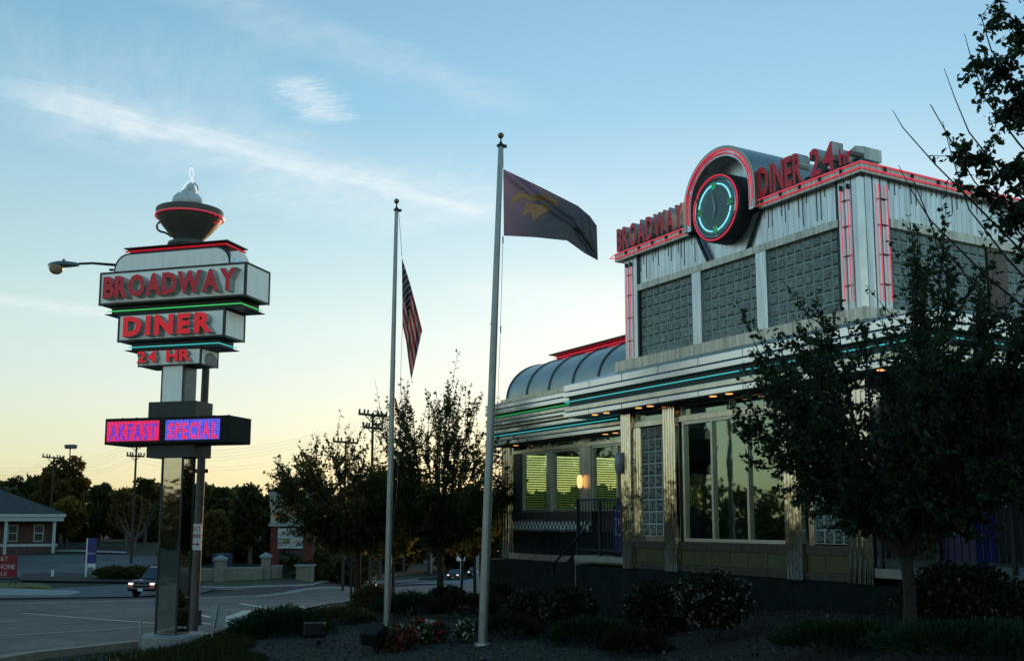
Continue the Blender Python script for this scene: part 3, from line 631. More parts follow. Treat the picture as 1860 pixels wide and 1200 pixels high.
# rounded roof over the wing
RB = MB(); rr = 1.18; NB = 16; yb = .62; zb = 4.62
XS = X0 + .0
prof = [(yb + rr * (1 - math.cos(t)), zb + .98 * math.sin(t)) for t in np.linspace(0, math.pi / 2, NB)]
full = prof + [(2 * (yb + rr) + .3 - p[0], p[1]) for p in prof[::-1]]
RB.prism(full[::-1], XS, T0 + .2, 'x'); rf = RB.build('barrel_roof', ROOFM, P, smooth=True)
for x in (XS + .0, XS + .95, XS + 1.95, XS + 2.95, XS + 3.95, XS + 4.95):
    m = MB(); fo = [(yb - .02 + (rr + .02) * (1 - math.cos(t)) , zb + 1.005 * math.sin(t)) for t in np.linspace(0, math.pi / 2, NB)]
    V = []; 
    for q in (0, 1):
        for a, b in fo: V.append((x + q * .055, a, b))
    for q in (0, 1):
        for a, b in prof: V.append((x + q * .055, a + .01, b - .01))
    k = NB; Fs = []
    for i in range(k - 1): Fs += [(i, i + 1, k + i + 1, k + i), (2 * k + i, i, i + 1, 2 * k + i + 1)[::-1], (k + i, k + i + 1, 3 * k + i + 1, 3 * k + i)[::-1]]
    m.add(V, Fs); m.build('roof_rib', mat('roof_seam', (.10, .13, .14), .4, .8), rf, smooth=True)
bx('roof_kerb', STREAK, P, XS - .02, T0 - .1, yb - .16, yb + .02, 4.475, 4.63)
MB().prism([(1.70, 5.58), (2.0, 5.58), (2.0, 5.75), (1.58, 5.75), (1.58, 5.73), (1.70, 5.71)], XS + .62, T0 + .2, 'x').build('ridge_fascia', mat('ridge_red', (.20, .012, .025), .5, 0, .1, emis=(.5, .01, .03), es=.12), P)
bx('ridge_cap', DARKM, P, XS + .50, T0 + .2, 1.54, 2.2, 5.752, 5.78)
neon('neon_tube', [(XS + .54, 1.65, 5.68), (T0 + .1, 1.65, 5.68)], NRED, .010); neon('neon_tube', [(XS + .57, 1.66, 5.625), (T0 + .1, 1.66, 5.625)], NRED, .009)
# right hand wing behind the tree
bx('end_wall', DARKM, P, 4.25, 12.0, 2.45, 2.55, .8, 3.8)
fb = full
RB = MB().prism([(p[0] + T1 - .3, p[1]) for p in fb][::-1], 5.3, 9.5, 'y').build('barrel_roof', ROOFM, P, smooth=True)
neon('neon_tube', [(T1 + .2, 5.25, 5.2)] + [(T1 + .32 + 1.28 * (1 - math.cos(t)), 5.25, 4.62 + 1.22 * math.sin(t)) for t in np.linspace(.3, math.pi / 2, 8)] + [(T1 + 3, 5.25, 5.84)], NRED, .016)
# --- porches
bx('porch_slab', CONC, P, -3.5, -1.81, -.02, .5, .88, 1.0, bevel=.01)
bx('porch_slab', CONC, P, 4.26, 12.0, -.03, 2.4, .90, 1.03, bevel=.01)
st = MB()
for i in range(6): st.box(-3.5 - .28 * (i + 1), -3.5 - .28 * i - .001, 0.0, .5, -.3, 1.0 - .17 * (i + 1))
st.build('steps', CONC, P)
MB().prism([(-3.5, 1.0), (-3.5, -1), (-5.3, -1), (-5.3, -.12)], -.07, -.025).build('cheek_wall', PLINTH, P)
RAILM = mat('blue_black_rail', (.015, .035, .045), .4, .4, .1)
def railing(x0, x1, y, z0, z1, posts):
    m = MB(); m.box(x0, x1, y - .02, y + .02, z1 - .04, z1); m.box(x0, x1, y - .015, y + .015, z0 + .1, z0 + .14)
    for x in posts: m.box(x - .025, x + .025, y - .025, y + .025, z0, z1 - .04)
    k = x0 + .11
    while k < x1 - .05: m.box(k - .008, k + .008, y - .008, y + .008, z0 + .14, z1 - .04); k += .11
    return m.build('railing', RAILM, P)
railing(-3.46, -1.83, .03, 1.0, 2.14, (-3.43, -2.62, -1.87)); railing(4.32, 11.5, .02, 1.03, 2.14, (4.35, 5.3, 6.4, 7.6, 8.8, 10))
MB().tube([(-3.10, -.02, 1.52), (-4.42, -.02, .72), (-4.55, -.02, .74), (-4.62, -.02, .66), (-4.62, -.02, .5)], .022, 8).build('handrail', RAILM, P, smooth=True)
MB().tube([(-4.35, -.02, .76), (-4.35, -.02, -.2)], .018, 6).build('handrail_post', RAILM, P)
bx('interior_wall', mat('brown_door_wall', (.04, .022, .016), .5), P, -3.66, -1.82, YW + .12, YW + .14, 1.0, 1.9)
# porch doorway and wall beyond
for x in (5.0, 6.3, 7.6, 8.9): bx('door_frame', mat('dull_bronze', (.05, .04, .03), .35, .6), P, x, x + .1, 2.38, 2.45, 1.03, 3.6)
m = MB()
for (x, z) in ((5.9, 1.9), (6.9, 2.5), (7.1, 2.2), (7.3, 1.9), (4.6, 1.9)): m.box(x, x + .09, 2.36, 2.375, z, z + .14)
m.build('posted_notice', WHITE, P)
lamp = MB().lathe([(.001, -.14), (.04, -.13), (.058, -.08), (.062, 0), (.058, .08), (.04, .13), (.001, .14)], 0, 0, 14)
lamp.v = [(v[0] - 3.98, v[1] + YW - .10, v[2] + 2.53) for v in lamp.v]; lamp.build('wall_lamp', emat('lit_globe', (1.0, .50, .17), 1.7), P, smooth=True)
lamp = MB().lathe([(.001, -.22), (.06, -.20), (.085, -.12), (.085, .12), (.06, .20), (.001, .22)], 0, 0, 14)
lamp.v = [(v[0] - 1.72, v[1] - .13, v[2] + 2.80) for v in lamp.v]; lamp.build('wall_lamp', mat('frosted_lamp', (.25, .28, .30), .3, .2), P, smooth=True)
m = MB(); m.add([(-1.62 + .0, -.06, 1.2)] * 0, []); 
ca, sa = math.cos(R(-60.2985)), math.sin(R(-60.2985))
def dw(x, y, z): return Vector((3.03 + x * ca - y * sa, 18.5 + x * sa + y * ca, z))
# newspaper boxes
def news(x, y, z, label, h=1.05, wd=.50):
    t = empty('newspaper_box', dw(x, y, z), R(-60.2985), label, 'newspaper box')
    BL = mat('blue_enamel', (.012, .02, .16), .35, 0, .1)
    MB().prism([(-wd / 2, .06), (wd / 2, .06), (wd / 2, h), (-wd / 2, h)], 0, .42).build('cabinet', BL, t, bevel=.012)
    bx('foot', BLACK, t, -wd / 2 + .03, wd / 2 - .03, .03, .39, 0, .058)
    bx('coin_head', BL, t, -wd / 2 + .06, -wd / 2 + .2, .05, .3, h + .003, h + .16)
    WT = mat('white_print', (.45, .47, .5), .5)
    merged(word('THE', -wd * .36, wd * .30, h * .60, .17, -.004, .006, bold=0, gap=.2)).build('lettering', WT, t)
    merged(word('SUN', -wd * .40, wd * .40, h * .42, .15, -.004, .006, bold=0, gap=.12)).build('lettering', WT, t)
    bx('handle', POLE, t, -wd * .3, wd * .3, -.03, -.012, h * .90, h * .93)
news(-2.08, .13, 1.0, 'blue newspaper box on the left porch beside the chrome column', .98)
news(5.55, .10, 1.03, 'blue newspaper box behind the railing of the right porch, partly behind the tree', 1.15)

# ------------------------------------------------------------------ the roadside diner sign
S = empty('diner_roadside_sign', (-7.2286, 22.0, 0), R(-16), 'tall stacked diner sign with coffee cup on top and lit message board', 'sign')
P = S
MB().lathe([(.62, -1.6), (.62, -.70), (.60, -.655), (.001, -.655)], .03, .24, 28).build('concrete_base', CONC, P)
COLC = mat('mirror_cladding', (.55, .53, .48), .04, 1, .05, 2, .22, .9, stretch=(.6, .6, .9))
m = MB(); m.box(-.22, .25, .02, .46, -.64, 3.03); cl_ = m.build('column', COLC, P)
m = MB()
for x in (-.255, .235): m.box(x, x + .035, -.0, .035, -.645, 3.03)
m.box(-.255, -.22, .44, .475, -.645, 3.03); m.box(.235, .27, .44, .475, -.645, 3.03); m.build('column_edge', DARKM, P)
bx('column_cap', DARKM, P, -.57, .58, -.1, .56, 3.03, 3.31); bx('column_cap', DARKM, P, -.57, .58, -.1, .56, 3.87, 4.22)
SW = mat('white_sign_panel', (.80, .86, .83), .4, .0, .07, 2.5, .02, 6, stretch=(3, 3, .4), emis=(.72, .95, .88), es=.10); SG = mat('grey_sign_side', (.10, .14, .15), .35, .5)
bx('upper_column', SW, P, -.32, .16, .0, .05, 4.22, 5.0); bx('upper_column', SG, P, -.33, .20, .052, .48, 4.22, 5.0)
for x in (-.35, .17): bx('column_edge', DARKM, P, x, x + .03, -.01, .05, 4.22, 5.0)
def cabinet(name, x0, x1, y0, y1, z0, z1, e=.045):
    c = bx(name, DARKM, P, x0 + .01, x1 - .01, y0 + .012, y1, z0 + .01, z1 - .01)
    m = MB(); m.box(x0 + e, x1 - e, y0, y0 + .01, z0 + e, z1 - e); m.box(x1 - .008, x1 + .0, y0 + e, y1 - e, z0 + e, z1 - e)
    m.build('panel', SW, c)
    m = MB()
    m.box(x0, x1, y0 - .01, y0 + .03, z0, z0 + e); m.box(x0, x1, y0 - .01, y0 + .03, z1 - e, z1); m.box(x0, x0 + e, y0 - .01, y0 + .03, z0 + e, z1 - e); m.box(x1 - e, x1 + .01, y0 - .01, y0 + .03, z0 + e, z1 - e)
    m.box(x1 - .01, x1 + .012, y0 + .031, y1, z0, z0 + e * .7); m.box(x1 - .01, x1 + .012, y0 + .031, y1, z1 - e * .7, z1); m.box(x1 - .01, x1 + .012, y1 - e * .7, y1 + .005, z0 + e * .7, z1 - e * .7)
    m.build('frame', DARKM, c); return c
def sgn_letters(c, t, x0, x1, z0, h, y, d, rd, gap, bold=.035):
    for w in word(t, x0, x1, z0, h, y + d / 2, d, bold=bold, gap=gap): w.build('letter', [rd, LSIDE], c)
c1 = cabinet('name_cabinet', -1.85, 1.77, -.25, .74, 6.37, 7.11)
sgn_letters(c1, 'BROADWAY', -1.60, 1.66, 6.50, .45, -.67, .415, RED_L, .02, .05)
c2 = cabinet('name_cabinet', -1.40, 1.24, -.15, .66, 5.55, 6.17)
sgn_letters(c2, 'DINER', -1.12, 1.06, 5.65, .41, -.57, .415, RED_L2, .16, .05)
c3 = cabinet('hours_cabinet', -.92, .63, -.05, .62, 5.0, 5.37, .03)
sgn_letters(c3, '24 HR', -.85, .47, 5.08, .24, -.34, .285, RED_L2, .08, .04)
MB().prism([(.1, 5.03)] + [(.335 - .25 * math.cos(t), 5.12 + .18 * math.sin(t)) for t in np.linspace(0, math.pi, 10)] + [(.57, 5.03)], .631, .64, 'x').build('arched_plate', SG, c3)
for (x0, x1, y0, y1, z, nm) in ((-1.62, 1.55, -.1, .70, 6.25, NGREEN), (-1.12, 1.0, -.02, .62, 5.44, NCYAN)):
    bx('step_box', mat('green_black', (.012, .03, .022), .5) if nm is NGREEN else DARKG, P, x0, x1, y0, y1, z - .06, z + .115)
    MB().prism([(x0 - .12, y0 - .08), (x1 + .12, y0 - .08), (x1 + .12, y1 + .06), (x0 - .12, y1 + .06)], z - .075, z - .062, 'z').build('step_tray', DARKM, P)
    MB().tube([(x0 - .06, y0 - .04, z), (x1 + .06, y0 - .04, z), (x1 + .06, y1 + .02, z)], .012, 6).build('neon_tube', nm if nm is NCYAN else emat('lime_neon', (.05, .75, .15), .8), P)
# rounded top and cup
def rtop(x0, x1, z0, z1, r, n=10):
    return [(x0, z0)] + [(x0 + r - r * math.cos(t), z1 - r + r * math.sin(t)) for t in np.linspace(0, math.pi / 2, n)] + [(x1 - r + r * math.sin(t), z1 - r + r * math.cos(t)) for t in np.linspace(0, math.pi / 2, n)] + [(x1, z0)]
MB().prism(rtop(-1.60, 1.30, 7.11, 7.54, .36), -.12, .0).build('rounded_top_edge', DARKM, P)
MB().prism(rtop(-1.56, 1.26, 7.11, 7.50, .34), -.128, -.121).build('rounded_top_panel', SW, P)
V = rtop(-.118, .70, 7.112, 7.49, .34)
MB().prism(V, -1.3, 1.30, 'x').build('rounded_top_side', SW, P)
MB().prism(rtop(-1.55, 1.34, 7.112, 7.49, .34), .002, .70).build('rounded_top_side', PANEL, P)
bx('roof_box', mat('red_lit_box', (.06, .006, .008), .5), P, -1.25, 1.13, -.06, .66, 7.54, 7.64)
MB().prism([(-1.36, -.14), (1.22, -.14), (1.22, .72), (-1.36, .72)], 7.642, 7.662, 'z').build('roof_tray', DARKM, P)
MB().tube([(-1.34, -.09, 7.585), (1.17, -.09, 7.585), (1.17, .70, 7.585)], .02, 6).build('neon_tube', NRED2, P)
CUPM = mat('cup_grey', (.105, .10, .085), .55, 0, .12)
cc = (.0, .27)
cup = MB().lathe([(.001, 7.66), (.42, 7.66), (.45, 7.69), (.44, 7.76), (.36, 7.80), (.30, 7.83), (.34, 7.88), (.47, 8.02), (.60, 8.18), (.69, 8.32), (.705, 8.36), (.725, 8.49), (.715, 8.51), (.64, 8.50), (.001, 8.46)], cc[0], cc[1], 48).build('coffee_cup', CUPM, P, smooth=True)
MB().tube([(cc[0] + .725 * math.cos(t), cc[1] + .725 * math.sin(t), 8.35) for t in np.linspace(0, 2 * math.pi, 48)[:-1]], .019, 6, closed=True).build('neon_ring', emat('cup_neon', (.60, .01, .04), .62), cup, smooth=True)
def spl(P_, n=40):
    out = []
    for i in range(len(P_) - 1):
        p0, p1_, p2_, p3 = (Vector(P_[max(i - 1, 0)]), Vector(P_[i]), Vector(P_[i + 1]), Vector(P_[min(i + 2, len(P_) - 1)]))
        for k in range(6):
            t = k / 6; out.append(.5 * ((2 * p1_) + (p2_ - p0) * t + (2 * p0 - 5 * p1_ + 4 * p2_ - p3) * t * t + (3 * p1_ - p0 - 3 * p2_ + p3) * t ** 3))
    return out + [Vector(P_[-1])]
MB().tube(spl([(cc[0] - .68, cc[1], 8.33), (cc[0] - .80, cc[1], 8.30), (cc[0] - .83, cc[1], 8.20), (cc[0] - .75, cc[1], 8.11), (cc[0] - .60, cc[1], 8.06), (cc[0] - .44, cc[1], 7.96)]), .024, 8).build('handle', CUPM, cup, smooth=True)
MB().tube(spl([(cc[0] + .68, cc[1] - .1, 8.33), (cc[0] + .80, cc[1] - .1, 8.30), (cc[0] + .83, cc[1] - .1, 8.20), (cc[0] + .74, cc[1] - .1, 8.14), (cc[0] + .68, cc[1] - .1, 8.18)]), .014, 8).build('neon_hook', NRED2, cup, smooth=True)
def blob(cs):
    m = MB()
    for (x, y, z, rx, rz) in cs: m.lathe([(.001, z - rz), (rx * .6, z - rz * .8), (rx * .95, z - rz * .3), (rx, z), (rx * .9, z + rz * .4), (rx * .55, z + rz * .83), (.001, z + rz)], cc[0] + x, cc[1] + y, 14)
    return m
blob([(-.13, -.12, 8.70, .22, .22), (.14, -.12, 8.68, .21, .20), (-.02, -.05, 8.86, .18, .16), (.07, -.05, 9.0, .14, .15), (.01, -.03, 9.06, .08, .07), (.10, -.03, 9.09, .03, .07), (.23, -.1, 8.66, .09, .11), (-.25, -.1, 8.66, .09, .12)]).build('cream_swirl', mat('grey_cream', (.72, .77, .75), .6, 0, .12), cup, smooth=True)
MB().tube(spl([(cc[0] + a, cc[1] - .12, b) for a, b in ((-.32, 8.55), (-.35, 8.70), (-.28, 8.82), (-.12, 8.88), (-.12, 9.02), (-.02, 9.12), (.08, 9.18), (.13, 9.30), (.10, 9.43), (.05, 9.44), (.03, 9.30), (.12, 9.18), (.12, 9.08), (.20, 9.0), (.23, 8.88), (.17, 8.80), (.27, 8.72), (.27, 8.55))]), .015, 6).build('steam_neon', mat('clear_neon_tube', (.85, .9, .95), .12, 0, 0, emis=(.8, .85, .9), es=.7), cup, smooth=True)
# message board
def ledmat(name, c_on, s):
    m = bpy.data.materials.new(name); m.use_nodes = True; n = m.node_tree.nodes; l = m.node_tree.links; b = n['Principled BSDF']
    t = n.new('ShaderNodeTexCoord'); sp = n.new('ShaderNodeSeparateXYZ'); l.new(t.outputs['Object'], sp.inputs[0])
    def mth(op, a, b2=0.):
        q = n.new('ShaderNodeMath'); q.operation = op
        for i, v in enumerate((a, b2)):
            if isinstance(v, (int, float)): q.inputs[i].default_value = v
            else: l.new(v, q.inputs[i])
        return q.outputs[0]
    k = math.pi / .036
    d = mth('MULTIPLY', mth('SINE', mth('MULTIPLY', sp.outputs[0], k)), mth('SINE', mth('MULTIPLY', sp.outputs[2], k)))
    d = mth('ADD', mth('MULTIPLY', mth('ABSOLUTE', d), 1.25), .12)
    nz = n.new('ShaderNodeTexNoise'); nz.inputs['Scale'].default_value = 26; l.new(t.outputs['Object'], nz.inputs['Vector'])
    cr = n.new('ShaderNodeValToRGB'); cr.color_ramp.elements[0].position = .40; cr.color_ramp.elements[1].position = .62; l.new(nz.outputs[0], cr.inputs[0])
    cr.color_ramp.elements[0].color = (*c_on[0], 1); cr.color_ramp.elements[1].color = (*c_on[1], 1)
    b.inputs['Base Color'].default_value = (.01, .01, .01, 1); l.new(cr.outputs[0], b.inputs['Emission Color']); l.new(mth('MULTIPLY', d, s), b.inputs['Emission Strength'])
    MATS[name] = m; return m
LR = ledmat('red_led_field', ((1.0, .015, .06), (.9, .03, .30)), 1.25); LB = ledmat('violet_led', ((.12, .05, .9), (.45, .08, .8)), 1.0)
LBB = ledmat('blue_led_field', ((.06, .10, 1.0), (.22, .16, 1.0)), 1.2); LRR = ledmat('red_led', ((1.0, .02, .12), (.9, .05, .3)), 1.3)
BOX = mat('board_housing', (.018, .024, .018), .7, .0, .15, spec=.2)
bx('message_board', BOX, P, -1.50, 1.50, -.28, .62, 3.31, 3.87, bevel=.01)
for x0, x1, f, lt, txt in ((-1.445, -.16, LR, LB, 'AKFAST'), (.0, 1.30, LBB, LRR, 'SPECIAL')):
    s_ = bx('led_screen', f, P, x0, x1, -.288, -.281, 3.375, 3.80)
    merged(word(txt, x0 + .07, x1 - .05, 3.41, .34, -.294, .008, bold=.035, gap=.16)).build('led_text', [lt, lt], s_)
for x in (-1.30, -.95, .95, 1.3): bx('lifting_eye', DARKM, P, x, x + .03, .0, .03, 3.87, 3.91)

# ------------------------------------------------------------------ vegetation
def leaf_faces(P0, dirs, size, rng, width=.42, fold=.25):
    """P0 (n,3) leaf bases, dirs (n,3) unit leaf directions: two triangles per leaf"""
    n = len(P0); up = rng.normal(size=(n, 3)); side = np.cross(dirs, up); side /= np.linalg.norm(side, axis=1)[:, None] + 1e-9
    nrm = np.cross(side, dirs); s = size * rng.uniform(.45, 1.4, n)[:, None]
    mid = P0 + dirs * s * .45
    V = np.stack([P0, mid + side * s * width + nrm * s * fold * .5, P0 + dirs * s - nrm * s * .1, mid - side * s * width + nrm * s * fold * .5], 1).reshape(-1, 3)
    return V
def leaves_obj(name, V, m, parent):
    n = len(V) // 4; me = bpy.data.meshes.new(name)
    me.vertices.add(len(V)); me.vertices.foreach_set('co', V.astype(np.float32).ravel())
    idx = (np.arange(n)[:, None] * 4 + np.array([0, 1, 2, 0, 2, 3])[None, :]).ravel()
    me.loops.add(n * 6); me.loops.foreach_set('vertex_index', idx.astype(np.int32))
    me.polygons.add(n * 2); me.polygons.foreach_set('loop_start', np.arange(n * 2, dtype=np.int32) * 3); me.polygons.foreach_set('loop_total', np.full(n * 2, 3, dtype=np.int32))
    me.materials.append(m); me.update(calc_edges=True); me.validate()
    o = bpy.data.objects.new(name, me); COL.objects.link(o); o.parent = parent; return o
def tree(name, label, cat, base, fork, c, r, nl, ns, nleaf, leaf, seed, lm, tr=.08, group=None, up=.4, spike=.5, twig=.35, bark=None, shell=.35, rmin=None, lmin=-.45):
    """pear-like tree: trunk to `fork` height, limbs to points of an uneven crown (centre c, radii r), side shoots, leaves along them"""
    rng = np.random.default_rng(seed); rd = random.Random(seed)
    t = empty(name, base, 0, label, cat, group); B = Vector(base); C_ = Vector(c) - B; w = MB()
    fk = Vector((rd.uniform(-.04, .04), rd.uniform(-.04, .04), fork))
    w.tube([(0, 0, -.1), (0, 0, .05), fk * .5 + Vector((rd.uniform(-.03, .03), 0, 0)), fk], [tr * 1.35, tr, tr * .85, tr * .75], 9)
    segs = []
    for i in range(nl):
        az = 2.399 * i + rd.uniform(-.4, .4); el = math.asin(min(1, max(-1, rd.uniform(lmin, 1.0))))
        q = rd.uniform(.75, 1.12)
        T = C_ + Vector((math.cos(az) * math.cos(el) * r[0], math.sin(az) * math.cos(el) * r[1], math.sin(el) * r[2])) * q
        st = Vector(fk) * rd.uniform(.82, 1.0); md = st.lerp(T, .5) + Vector((math.cos(az) * r[0] * .18, math.sin(az) * r[1] * .18, -abs(T.z - st.z) * .10))
        pts = [st.lerp(md, a).lerp(md.lerp(T, a), a) for a in np.linspace(0, 1, 7)]
        w.tube(pts, [tr * .5 * (1 - a) ** 1.1 + .006 for a in np.linspace(0, 1, 7)], 5)
        for j in range(ns):
            a = rd.uniform(.22, 1.0); k = a * 6; i0 = min(5, int(k)); p = pts[i0].lerp(pts[i0 + 1], k - i0)
            o = (p - C_); o = Vector((o.x / r[0], o.y / r[1], o.z / r[2])); o = o.normalized() if o.length > .01 else Vector((0, 0, 1))
            d = (o + Vector((rd.gauss(0, .55), rd.gauss(0, .55), rd.gauss(0, .45) + up))).normalized()
            L = twig * (r[0] + r[2]) * .5 * rd.uniform(.35, 1.15) * (1 + spike * max(0, d.z) * rd.random())
            e = p + d * L; m_ = p.lerp(e, .5) + Vector((0, 0, -.06 * L)); e2 = e + Vector((0, 0, .14 * L))
            w.tube([p, m_, e2], [.012, .007, .003], 3); segs.append((p, m_, e2))
    w.build('trunk', bark or BARK, t, smooth=False)
    if nleaf:
        S = np.array([[list(a), list(b), list(c2)] for a, b, c2 in segs]); k = rng.integers(0, len(S), nleaf); a = rng.uniform(.05, 1, nleaf)[:, None]
        p = (1 - a) ** 2 * S[k, 0] + 2 * a * (1 - a) * S[k, 1] + a ** 2 * S[k, 2]
        ax = S[k, 2] - S[k, 0]; ax /= np.linalg.norm(ax, axis=1)[:, None]
        d = ax * .5 + rng.normal(size=(nleaf, 3)) * .75 + np.array([0, 0, -.25]); d /= np.linalg.norm(d, axis=1)[:, None]
        p = p + rng.normal(size=p.shape) * leaf * .35
        leaves_obj('crown', leaf_faces(p, d, leaf, rng, .33), lm, t)
    return t
LF_DARK = leafmat('dark_pear_leaf', (.018, .042, .018), (.050, .092, .032), .35)
LF_MID = leafmat('green_leaf', (.040, .066, .020), (.11, .14, .032), .55)
LF_YEL = leafmat('yellowing_leaf', (.09, .09, .02), (.34, .24, .03), .55)
LF_OR = leafmat('autumn_leaf', (.16, .09, .015), (.32, .19, .03), .5)
LF_FAR = leafmat('far_leaf', (.045, .058, .016), (.12, .115, .028), .5)
LF_FARY = leafmat('far_autumn_leaf', (.09, .075, .018), (.24, .15, .035), .5)
LF_BR = leafmat('olive_brown_leaf', (.045, .055, .016), (.13, .12, .03), .5)
BARKG = mat('grey_bark', (.10, .09, .075), .9, 0, .2, 12)
def G(px, D): x = (px - CX) / F * D / 1.0087 * 1.0; 
def atg(px, D):
    r = ray(px, 1000); X = r[0] / r[1] * D; return Vector((X, D, ground(X, D)))
b = atg(1645, 11.8)
tree('pear_tree', 'dense dark green pear tree standing in front of the diner corner', 'tree', b, 1.15, (b.x + .38, b.y + .1, 3.27), (1.86, 1.8, 1.22), 38, 32, 52000, .064, 11, LF_DARK, .085, twig=.34, up=.75, spike=1.0, lmin=-.38)
b = atg(650, 25.5)
tree('pear_tree', 'broad dark tree with drooping low crown left of the thinner flagpole', 'tree', b, 1.75, (b.x - .62, b.y, b.z + 2.75), (1.72, 1.5, 1.05), 34, 28, 42000, .070, 12, LF_BR, .09, twig=.40, up=.15, spike=.6)
b = atg(800, 25.0)
tree('pear_tree', 'tall upright tree between the two flagpoles with spiky top shoots', 'tree', b, 1.6, (b.x + .05, b.y, b.z + 3.25), (1.62, 1.6, 1.65), 34, 28, 42000, .070, 13, LF_MID, .095, twig=.36, up=.8, spike=1.2)
b = atg(715, 33)
tree('autumn_tree', 'yellow and brown autumn tree behind the thinner flagpole', 'tree', b, 1.5, (b.x - .3, b.y, b.z + 3.3), (1.3, 1.2, 1.5), 18, 16, 9000, .10, 14, LF_YEL, .06, up=.3)
b = atg(838, 31); tree('young_tree', 'slim young tree with yellow leaves left of the road sign post', 'tree', b, 1.3, (b.x - .1, b.y, b.z + 2.0), (.75, .7, .6), 9, 8, 1500, .12, 15, LF_OR, .045, 'young yellow trees by the road')
b = atg(863, 30); tree('young_tree', 'slim young tree with orange leaves beside the thicker flagpole', 'tree', b, 1.3, (b.x + .05, b.y, b.z + 2.05), (.55, .6, .65), 9, 8, 1300, .12, 16, LF_OR, .05, 'young yellow trees by the road')
# tree at the right edge, trunk outside the frame: long bare shoots and hanging leafy branches
b = atg(2120, 9.0)
t = empty('overhanging_tree', b, 0, 'leafy branches and long bare shoots reaching in from the right edge at the top', 'tree')
rng = np.random.default_rng(77); rd = random.Random(77); w = MB(); segs = []
tk = [Vector((0, 0, -.2)), Vector((-.05, .05, 1.6)), Vector((.05, .1, 3.2)), Vector((0, 0, 5.2)), Vector((-.1, 0, 7.2))]
w.tube(tk, [.14, .12, .10, .08, .05], 9)
def rel(px, py, D): return at(px, py, D) - b
for (sz_, ex, ey, D, n_) in ((4.6, 1745, 275, 8.7, 26), (5.2, 1775, 110, 8.9, 26), (5.6, 1800, 10, 9.1, 22), (4.2, 1770, 345, 8.8, 16), (3.9, 1835, 375, 9.0, 16), (5.0, 1830, 190, 9.0, 30), (5.9, 1850, 60, 9.2, 24), (3.6, 1840, 430, 9.1, 10), (4.6, 1855, 300, 8.6, 26), (6.0, 1835, -60, 9, 22)):
    s0 = Vector((0, 0, sz_ - 1.0)); e = rel(ex, ey, D); md = s0.lerp(e, .5) + Vector((0, 0, .35)); pts = [s0.lerp(md, a).lerp(md.lerp(e, a), a) for a in np.linspace(0, 1, 8)]
    w.tube(pts, [.03 * (1 - a) + .005 for a in np.linspace(0, 1, 8)], 5)
    for j in range(n_):
        k = rd.uniform(3.2, 7); i0 = min(6, int(k)); p = pts[i0].lerp(pts[i0 + 1], k - i0); e2 = p + Vector((rd.gauss(-.05, .16), rd.gauss(0, .2), rd.gauss(-.05, .16)))
        w.tube([p, p.lerp(e2, .5), e2], [.007, .005, .003], 3); segs.append((p, p.lerp(e2, .5), e2))
for (pts) in (((1960, 560), (1800, 400), (1700, 300), (1640, 232), (1621, 200)), ((1960, 640), (1790, 500), (1690, 400), (1655, 345), (1632, 300)), ((1980, 500), (1830, 330), (1760, 240), (1735, 180), (1715, 125)),
              ((1990, 420), (1850, 260), (1790, 180), (1765, 110), (1752, 62)), ((2000, 380), (1870, 200), (1800, 90), (1782, 30)), ((1960, 700), (1800, 560), (1700, 430), (1660, 330)), ((1950, 600), (1830, 470), (1760, 380), (1728, 280), (1712, 220)), ((1960, 540), (1850, 420), (1770, 330), (1690, 190))):
    w.tube([rel(x, y, 8.9) for x, y in pts], [.013, .010, .007, .005, .003][:len(pts)], 4)
w.build('trunk', BARK, t)
S_ = np.array([[list(a), list(m_), list(c2)] for a, m_, c2 in segs]); nleaf = 7500; k = rng.integers(0, len(S_), nleaf); a = rng.uniform(0, 1, nleaf)[:, None]
p = (1 - a) * S_[k, 0] + a * S_[k, 2] + rng.normal(size=(nleaf, 3)) * .02; d = rng.normal(size=(nleaf, 3)) * .7 + np.array([0, 0, -.4]); d /= np.linalg.norm(d, axis=1)[:, None]
leaves_obj('crown', leaf_faces(p, d, .060, rng, .34), LF_DARK, t)

